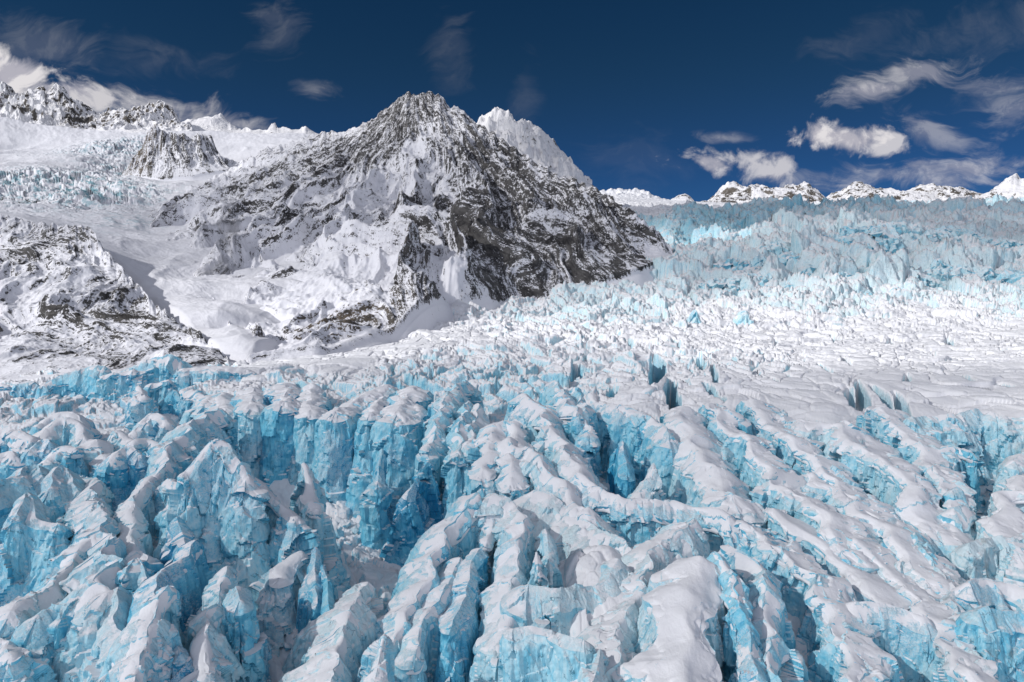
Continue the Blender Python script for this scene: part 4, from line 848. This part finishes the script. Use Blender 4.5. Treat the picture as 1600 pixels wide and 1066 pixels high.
S('ice_column', 'tall leaning prism with a deep blue right side near the centre', [(752, 862, 177), (736, 888, 171), (722, 930, 162), (710, 980, 152)], w=(3.4, 3.4), H=36, blue=.72, snow=-.12, lean=(.12, .1, .25, .1), block=.5, flute=.8, asym=-0.4)
S('ice_slab', 'curving slab with snow on its head right of the leaning prism', [(784, 772, 198), (806, 800, 191), (814, 850, 178), (802, 910, 165), (786, 980, 152)], w=(5.5, 4.5), H=44, blue=.36, snow=.02, lean=(.2, .12, .3, .1), block=.7, dirt=.3, asym=-0.5)
S('serac', 'twin-grooved snowy block heading the curving slab', [(766, 776, 200), (770, 812, 190), (762, 840, 182)], w=(3, 2.5), H=34, blue=.5, snow=.10, lean=(.15, .1, .22, .02))
# -- centre right
S('serac', 'plump snow-covered block with a blue hollow in its front, centre', [(790, 655, 262), (768, 690, 244), (757, 735, 224)], w=(6, 5), H=40, blue=.5, snow=.12, lean=(.1, .1, .25, .1), dome=.5)
S('serac', 'snow-covered block right of the narrow dark slot in the centre', [(812, 662, 256), (803, 700, 236), (800, 752, 216)], w=(4.5, 4.5), H=40, blue=.5, snow=.12, lean=(.05, .1, .25, .1), dome=.5)
S('ice_ridge', 'long diagonal snow ridge dropping from the upper middle toward the centre', [(818, 622, 285), (845, 640, 268), (880, 690, 240), (915, 750, 214), (928, 775, 206)], w=(9, 5), H=36, blue=.45, snow=0.06, lean=(.25, .2, .25, .1), dome=.4, asym=0.3, block=0.9)
S('ice_ridge', 'broad snowy back sloping down below the long diagonal ridge', [(792, 690, 238), (835, 715, 226), (880, 760, 208), (915, 800, 195)], w=(8, 6), H=36, blue=.42, snow=0.05, lean=(.3, .2, .4, .1), dome=.3, asym=0.3, block=0.9)
S('ice_ridge', 'wide pale ice mass with wavy grooves right of the dark central chasm', [(842, 768, 206), (880, 790, 200), (930, 822, 190), (968, 850, 182), (985, 862, 178)], w=(9, 7), H=40, blue=.28, snow=-.02, lean=(.2, .2, .55, .1), dome=.4, block=0.8, flute=.6, dirt=.15, asym=-0.3)
S('ice_fin', 'pale fin standing in the dark central chasm', [(852, 832, 178), (856, 862, 172), (860, 900, 164)], w=(1, 1.8), H=28, blue=.4, snow=.0, lean=(.15, .12, .25, .1))
S('ice_fin', 'lower frosted fin in front of the pale fin in the chasm', [(838, 860, 168), (840, 890, 162)], w=(.8, 1.8), H=24, blue=.45, snow=.12, lean=(.2, .2, .3, .1))
S('ice_wall', 'pale blue wall with a ragged lip below the wide pale mass', [(826, 920, 158), (852, 922, 158), (878, 928, 157), (905, 918, 160), (940, 908, 163), (968, 880, 168)], w=5, H=32, blue=.36, snow=-.14, lean=(.2, .2, .42, .2), block=.5, flute=.7)
S('ice_wall', 'flat upright slab face at the bottom edge, right of centre', [(802, 984, 141), (830, 983, 141), (862, 986, 140)], w=1.8, H=26, blue=.36, snow=-.2, lean=(.1, .1, .14, .2), block=.35, flute=1.2)
S('ice_wall', 'second upright slab at the bottom edge with a chipped top', [(870, 988, 139), (890, 998, 137), (912, 1004, 136)], w=1.8, H=26, blue=.36, snow=-.2, lean=(.1, .1, .14, .2), block=.35, flute=1.2)
S('ice_fin', 'jagged small fin at the bottom edge right of the chipped slab', [(942, 1010, 134), (936, 1040, 129), (925, 1080, 123)], w=(.8, 2), H=24, blue=.32, snow=-.08, lean=(.3, .2, .3, .1))
S('ice_ridge', 'pale grooved flank sweeping down to the bottom edge left of the big snow ridge', [(1090, 818, 186), (1052, 842, 178), (1015, 880, 168), (990, 940, 154), (960, 1010, 141), (940, 1075, 130)], w=(7, 6), H=38, blue=.28, snow=-.06, lean=(.5, .3, .3, .1), block=0.7, flute=.7, asym=-0.6)
S('ice_ridge', 'biggest smooth snow ridge in the near foreground, with a small dark pit', [(1090, 876, 158), (1082, 905, 152), (1078, 950, 143), (1072, 1010, 133), (1068, 1085, 121)], w=(6, 8.5), H=34, blue=.30, snow=0.14, lean=(.55, .18, .25, .1), dome=.35, block=0.7, flute=.5, asym=-0.2)
S('ice_ridge', 'snow lip bridging from the centre to the right foreground above blue walls', [(925, 760, 207), (970, 778, 202), (1030, 788, 200), (1090, 796, 198), (1140, 812, 193)], w=(4.5, 5.5), H=34, blue=.55, snow=0.04, lean=(.1, .1, .25, .2), dome=.4, asym=0.2, block=0.9)
S('ice_column', 'snow-headed column between two blue clefts in the right foreground', [(1150, 850, 170), (1180, 884, 162), (1196, 930, 152), (1206, 1000, 140), (1215, 1080, 127)], w=(4.5, 3), H=36, blue=.6, snow=.04, lean=(.12, .18, .3, .1), dome=.5)
S('ice_column', 'dark blue buttress right of the biggest smooth snow ridge', [(1128, 876, 160), (1140, 930, 150), (1160, 1000, 138), (1180, 1075, 127)], w=(2.2, 3), H=30, blue=.70, snow=-.08, lean=(.1, .2, .3, .1))
S('ice_wall', 'block front with a snow-crusted brow above the big blue cavity', [(868, 600, 300), (884, 626, 278), (903, 650, 262)], w=(6, 4), H=40, blue=.55, snow=.0, lean=(.08, .08, .25, .1))
S('ice_column', 'ice pillar between two dark slots above the big blue cavity', [(900, 604, 296), (913, 640, 268), (924, 676, 250)], w=(4, 3), H=42, blue=.6, snow=-.04, lean=(.05, .05, .2, .1))
S('ice_wall', 'back wall of the big blue cavity right of centre', [(932, 632, 282), (975, 640, 274), (1015, 655, 264), (1050, 680, 248)], w=(9, 7), H=46, blue=.62, snow=.0, lean=(.15, .15, .30, .1), block=.6, dome=.2)
S('ice_fin', 'bright blue fin inside the big cavity', [(966, 704, 243), (975, 694, 240), (980, 735, 228)], w=(2.2, 2.8), H=34, blue=.95, snow=-.3, lean=(.1, .1, .2, .1), block=.4)
S('ice_spire', 'small pale spire rising at the right end of the big blue cavity', [(1022, 722, 226), (1012, 745, 223), (1000, 772, 220)], w=(1.2, 2.4), H=26, blue=.3, snow=.05, lean=(.3, .2, .4, .1))
S('ice_ridge', 'broad snow slope right of the big blue cavity', [(1058, 640, 276), (1085, 690, 244), (1120, 740, 222), (1150, 780, 207)], w=(9, 10), H=36, blue=.4, snow=0.1, lean=(.25, .12, .25, .1), dome=.3, block=0.8, asym=0.2)
# -- right side: long parallel ridges
R_ = dict(block=.8, flute=.7, asym=.62)
S('ice_ridge', 'first of the long parallel ridges, beside the broad snow slope', [(1110, 630, 285), (1150, 680, 252), (1200, 735, 226), (1262, 790, 205), (1320, 850, 185)], w=(6.5, 6), H=34, blue=.48, snow=.06, lean=(.22, .15, .3, .1), dome=.3, **R_, pitch=0.3)
S('ice_ridge', 'long parallel ridge with a deep blue-green slot on its left', [(1172, 628, 288), (1215, 672, 258), (1290, 735, 228), (1350, 795, 205), (1400, 850, 187), (1440, 905, 172)], w=(7, 8), H=34, blue=.48, snow=.07, lean=(.28, .15, .3, .1), dome=.3, dirt=.25, **R_, pitch=0.3)
S('ice_ridge', 'blue-walled ridge falling to the bottom edge below the snow lip', [(1165, 818, 190), (1210, 850, 180), (1262, 905, 165), (1300, 960, 152), (1330, 1020, 141), (1350, 1085, 130)], w=(7, 4), H=42, blue=.52, snow=.02, lean=(.22, .12, .3, .1), dome=.4, **R_, pitch=0.3)
S('ice_ridge', 'snowy terrace above the blue-walled ridge', [(1205, 800, 200), (1260, 830, 192), (1315, 880, 178), (1350, 915, 170)], w=(7.5, 8), H=32, blue=.45, snow=.22, lean=(.2, .12, .3, .1), dome=.2, **R_, pitch=0.2)
S('ice_block', 'big near block with a flat snow lid and a smooth blue front at lower right', [(1338, 944, 157), (1385, 948, 157), (1440, 962, 154)], w=(3.4, 3.4), H=34, blue=.40, snow=-.02, lean=(.16, .16, .20, .2), dome=.15, block=.25, flute=.9, dirt=.2)
S('ice_ridge', 'snow-decked ridge behind the big near block', [(1330, 850, 184), (1380, 880, 176), (1430, 930, 164), (1475, 990, 149), (1510, 1060, 135)], w=(8, 4.5), H=32, blue=.42, snow=.06, lean=(.2, .15, .25, .1), dome=.25, dirt=.3, **R_, pitch=0.25)
S('ice_hump', 'long whale-backed snow hump right of centre', [(1255, 655, 264), (1300, 668, 256), (1350, 700, 240), (1400, 750, 221), (1440, 810, 202)], w=(10, 9), H=34, blue=.34, snow=.07, lean=(.15, .15, .35, .1), dome=.5, **R_, pitch=0.3)
S('ice_ridge', 'lower ridge lying before the whale-backed hump', [(1265, 735, 228), (1330, 780, 212), (1390, 830, 196), (1430, 880, 182)], w=(6.5, 6.5), H=30, blue=.42, snow=.04, lean=(.25, .15, .3, .1), dome=.3, dirt=.3, **R_, pitch=0.3)
S('ice_ridge', 'ridge of broken ice behind the whale-backed hump', [(1368, 640, 276), (1420, 680, 254), (1455, 725, 235), (1478, 790, 212)], w=(8, 5), H=34, blue=.42, snow=.04, lean=(.2, .15, .3, .1), **R_, pitch=0.3)
S('ice_cliff', 'cracked greenish cliff block at the right, left half', [(1425, 652, 264), (1458, 648, 268), (1488, 650, 266)], w=(4, 5), H=30, blue=.42, snow=-.1, lean=(.15, .1, .42, .1), dirt=.3, block=.9)
S('ice_cliff', 'cracked greenish cliff block at the right, middle part', [(1500, 650, 268), (1530, 646, 270)], w=(5, 5), H=32, blue=.46, snow=-.1, lean=(.1, .1, .42, .1), dirt=.3, block=.9)
S('ice_cliff', 'cracked cliff block running out of the right edge', [(1548, 650, 268), (1600, 658, 264), (1650, 662, 262)], w=(5, 6), H=32, blue=.36, snow=-.08, lean=(.1, .1, .42, .1), dirt=.4, block=.7)
S('ice_slab', 'pale sloping slab at the right edge below the cracked cliff', [(1660, 655, 262), (1620, 690, 246), (1592, 725, 232)], w=(5, 3), H=26, blue=.3, snow=.05, lean=(.45, .2, .3, .1), flute=.6, block=.4)
S('ice_block', 'snow-lidded block with blue front at the head of the dark ravine', [(1462, 706, 244), (1490, 702, 246), (1512, 708, 244)], w=(3, 3), H=26, blue=.6, snow=-.02, lean=(.1, .1, .25, .1))
S('ice_block', 'greenish rounded block in the ravine at right', [(1486, 768, 216), (1496, 764, 217)], w=(2.6, 2.6), H=20, blue=.55, snow=-.1, lean=(.1, .15, .2, .1), dome=.7, block=.4)
S('ice_block', 'frost-covered angular block in the ravine below the greenish rounded one', [(1490, 800, 205), (1506, 790, 208)], w=(3.6, 3.2), H=22, blue=.45, snow=0, lean=(.2, .2, .3, .1), dirt=0.4)
S('ice_ridge', 'smooth snow bank closing the ravine at the right edge', [(1650, 740, 228), (1590, 760, 220), (1560, 800, 205), (1548, 828, 196)], w=(7.4, 5.2), H=24, blue=.3, snow=.25, lean=(.4, .2, .6, .1), dome=.4, **R_)
S('ice_wall', 'streaked grey ice wall with a brown stain at the right edge', [(1510, 850, 188), (1535, 845, 190), (1575, 842, 192), (1650, 840, 192)], w=(3, 4), H=30, blue=.25, snow=-.1, lean=(.1, .1, .32, .1), dirt=.8, flute=1.5, block=.5)
S('ice_boulder', 'rounded snow-capped ice boulder in the lower right corner', [(1515, 916, 165), (1545, 908, 168), (1590, 922, 165), (1640, 945, 160)], w=(3.2, 4.5), H=24, blue=0.55, snow=.05, lean=(.1, .1, .25, .1), dome=.6, block=.3, dirt=0.6)
S('ice_block', 'dark greenish block at the right edge below the snow-capped boulder', [(1530, 965, 150), (1570, 962, 151), (1640, 970, 149)], w=(3, 3.5), H=26, blue=0.65, snow=-0.15, lean=(.15, .1, .25, .1), dirt=0.9, block=.6)
S('ice_fin', 'dirty leaning fin along the ravine left of the snow-capped boulder', [(1440, 830, 196), (1462, 880, 180), (1488, 930, 167), (1505, 985, 153)], w=(2, 2), H=28, blue=.45, snow=-0.05, lean=(.15, .2, .3, .1), dirt=0.7)
S('ice_ridge', 'crumpled ridge dropping into the dark ravine at right', [(1400, 800, 207), (1430, 850, 190), (1455, 905, 175)], w=(3.2, 2.6), H=28, blue=0.6, snow=-0.05, lean=(.15, .2, .3, .1), dirt=0.5)
# -- fallen ice blocks lying in the hollows
def ground(x, y):
    i = np.searchsorted(GL, math.log(y)); j = np.searchsorted(GK, x / y)
    return float(GZ[min(i, len(GL) - 1), min(j, len(GK) - 1)])
def block_mesh(seed, r, sq):
    q = random.Random(seed); bm = bmesh.new()
    for _ in range(13):
        v = Vector((q.gauss(0, 1), q.gauss(0, 1), q.gauss(0, 1))).normalized()
        m_ = max(abs(v.x), abs(v.y), abs(v.z)); v = v / (m_ ** .75) * q.uniform(.8, 1.0)
        bm.verts.new((v.x * r, v.y * r * sq, v.z * r * .62))
    h = bmesh.ops.convex_hull(bm, input=bm.verts); bmesh.ops.delete(bm, geom=[e for e in h['geom_interior'] if isinstance(e, bmesh.types.BMVert)], context='VERTS')
    bmesh.ops.bevel(bm, geom=list(bm.edges), offset=r * .05, segments=1, affect='EDGES')
    me = bpy.data.meshes.new('ice_block'); bm.to_mesh(me); bm.free(); me.materials.append(M_ICE); return me
PROTO = [block_mesh(i, 1.0, .6 + .08 * (i % 5)) for i in range(10)]
rb = random.Random(3); nb = 0
for (cx_, cy_, sx_, sy_, n_, smin, smax, where) in [(455, 915, 60, 60, 40, .5, 2.3, 'in the snowy hollow left of centre'), (420, 1000, 55, 45, 26, .6, 2.4, 'in the hollow beside the tall pale spire'), (580, 855, 55, 32, 26, .8, 3.2, 'at the foot of the central cliff'),
     (640, 985, 55, 40, 18, .5, 1.8, 'between the leaning slabs'), (80, 1035, 80, 25, 22, .4, 1.8, 'in the lower left snow hollow'), (1540, 760, 60, 45, 30, .8, 2.6, 'in the ravine at right'), (1470, 880, 30, 70, 16, .8, 2.4, 'deep in the ravine at lower right'), (830, 900, 22, 70, 12, .5, 1.6, 'in the dark central chasm')]:
    for i_ in range(n_):
        p = at(cx_ + rb.uniform(-1, 1) * sx_, cy_ + rb.uniform(-1, 1) * sy_, z=-95 if cx_ < 700 else -84)
        # slide along the sight line on to the ground
        for _ in range(12):
            g = ground(p[0], p[1]); t_ = g / p[2]; t_ = 1 + (t_ - 1) * .6; p = (p[0] * t_, p[1] * t_, p[2] * t_)
        s_ = smin + (smax - smin) * rb.random() ** 2.2
        o = bpy.data.objects.new('ice_block', PROTO[rb.randrange(10)]); COL.objects.link(o)
        o.location = (p[0], p[1], ground(p[0], p[1]) + s_ * .25); o.scale = (s_, s_, s_); o.rotation_euler = (rb.uniform(-.6, .6), rb.uniform(-.6, .6), rb.uniform(0, 6.28))
        o.color = (rb.uniform(.3, .7), rb.uniform(.0, .15), .15, 1)
        sz = 'large' if s_ > smin + (smax - smin) * .45 else ('middling' if s_ > smin + (smax - smin) * .12 else 'small')
        px_ = 800 + FPX * p[0] / p[1]; pt = ('right' if px_ > cx_ else 'left') + (' near' if o.location.y < at(cx_, cy_, z=p[2])[1] else ' far')
        tag(o, sz + ' fallen ice block ' + where + ', ' + pt + ' part', 'ice block', 'fallen ice blocks ' + where)
# -- towers of the icefall, each one a mesh of its own
rr_ = random.Random(11)
ICEFALL = [(1190, 400, 1010, 26, 1.0), (1215, 372, 1070, 30, 1.1), (1235, 395, 1020, 34, 1.2), (1262, 372, 1075, 36, 1.1), (1290, 362, 1090, 30, 1.1), (1318, 372, 1070, 34, 1.2), (1345, 352, 1110, 32, 1.0), (1372, 360, 1100, 34, 1.2), (1402, 348, 1120, 34, 1.2),
  (1430, 356, 1110, 36, 1.3), (1462, 360, 1100, 30, 1.1), (1490, 352, 1125, 34, 1.3), (1525, 364, 1110, 30, 1.2), (1560, 372, 1100, 30, 1.2), (1592, 376, 1090, 28, 1.1), (1150, 405, 1020, 26, .9), (1170, 428, 960, 28, .9), (1205, 428, 950, 34, 1.1),
  (1240, 440, 930, 34, 1.1), (1272, 415, 980, 38, 1.2), (1305, 425, 955, 34, 1.1), (1330, 405, 1000, 36, 1.0), (1362, 420, 965, 38, 1.2), (1398, 400, 1005, 38, 1.1), (1430, 420, 960, 36, 1.1), (1465, 405, 995, 36, 1.1), (1500, 415, 975, 34, 1.1), (1540, 418, 970, 32, 1.1),
  (1580, 420, 960, 32, 1.1), (1120, 435, 960, 24, .8), (1135, 455, 910, 24, .8), (1165, 462, 890, 26, .8), (1220, 465, 880, 28, .8), (1262, 462, 885, 30, .9), (1310, 465, 880, 28, .8), (1355, 458, 890, 28, .9), (1405, 450, 905, 28, .9), (1455, 455, 895, 26, .8), (1510, 452, 900, 26, .9), (1560, 455, 895, 26, .9)]
ORD = ['leftmost', 'second', 'third', 'fourth', 'fifth', 'sixth', 'seventh', 'eighth', 'ninth', 'tenth', 'eleventh', 'twelfth', 'thirteenth', 'fourteenth', 'fifteenth', 'sixteenth', 'seventeenth', 'eighteenth', 'nineteenth', 'twentieth']
ROWS = [[t for t in ICEFALL if a <= t[1] < b] for a, b in ((0, 383), (383, 412), (412, 436), (436, 500))]
RN = ['along the top edge of the icefall', 'in the second row of the icefall from the top', 'in the third row of the icefall from the top', 'along the broken foot of the icefall']
for row, rn in zip(ROWS, RN):
    for n_, (px, py, Yd, h_, sc_) in enumerate(sorted(row)):
        a_ = rr_.uniform(-1, 1); wd = rr_.uniform(12, 32) * sc_ * (1.0 if row is not ROWS[3] else .6); tip = rr_.uniform(8, 26)
        lb = ORD[n_] + (' of the ice towers ' if n_ == 0 else ' ice tower from the left ') + rn
        S('ice_tower', lb, [(px - wd, py + tip * rr_.uniform(.3, 1), Yd - 22), (px - wd * .4, py + tip * rr_.uniform(0, .5), Yd - 22), (px + a_ * 4, py, Yd - 18), (px + wd, py + tip * rr_.uniform(.2, .9), Yd - 22 + rr_.uniform(-12, 12))],
          w=(rr_.uniform(4, 8), rr_.uniform(5, 12)), H=h_ + 40, pitch=rr_.uniform(.4, 1.0), blue=rr_.uniform(.15, .4), snow=rr_.uniform(-.08, .06), cap=False, lean=(.35, .3, .5, .2), block=2.6, flute=1.5, cell=14, group='towers of the icefall', cat='ice tower', rough=2.2, res=1.1)
S('ice_tower', 'lone pale pyramid of ice standing on the snowy flat below the icefall', [(1060, 520, 690), (1085, 486, 694), (1100, 508, 690)], w=(2.5, 3.5), H=30, blue=0.34, snow=-.1, lean=(.4, .12, .4, .2), block=1.2, cell=9, cat='ice tower')
S('ice_tower', 'sloping pale block right of the lone pyramid below the icefall', [(1138, 512, 715), (1162, 482, 720), (1172, 494, 718)], w=(1.5, 3), H=30, blue=.3, snow=-.06, lean=(.5, .15, .5, .2), block=1.2, cell=9, cat='ice tower')
print('seracs', time.time() - t0, sum(len(o.data.vertices) for o in bpy.data.objects if o.type == 'MESH'))
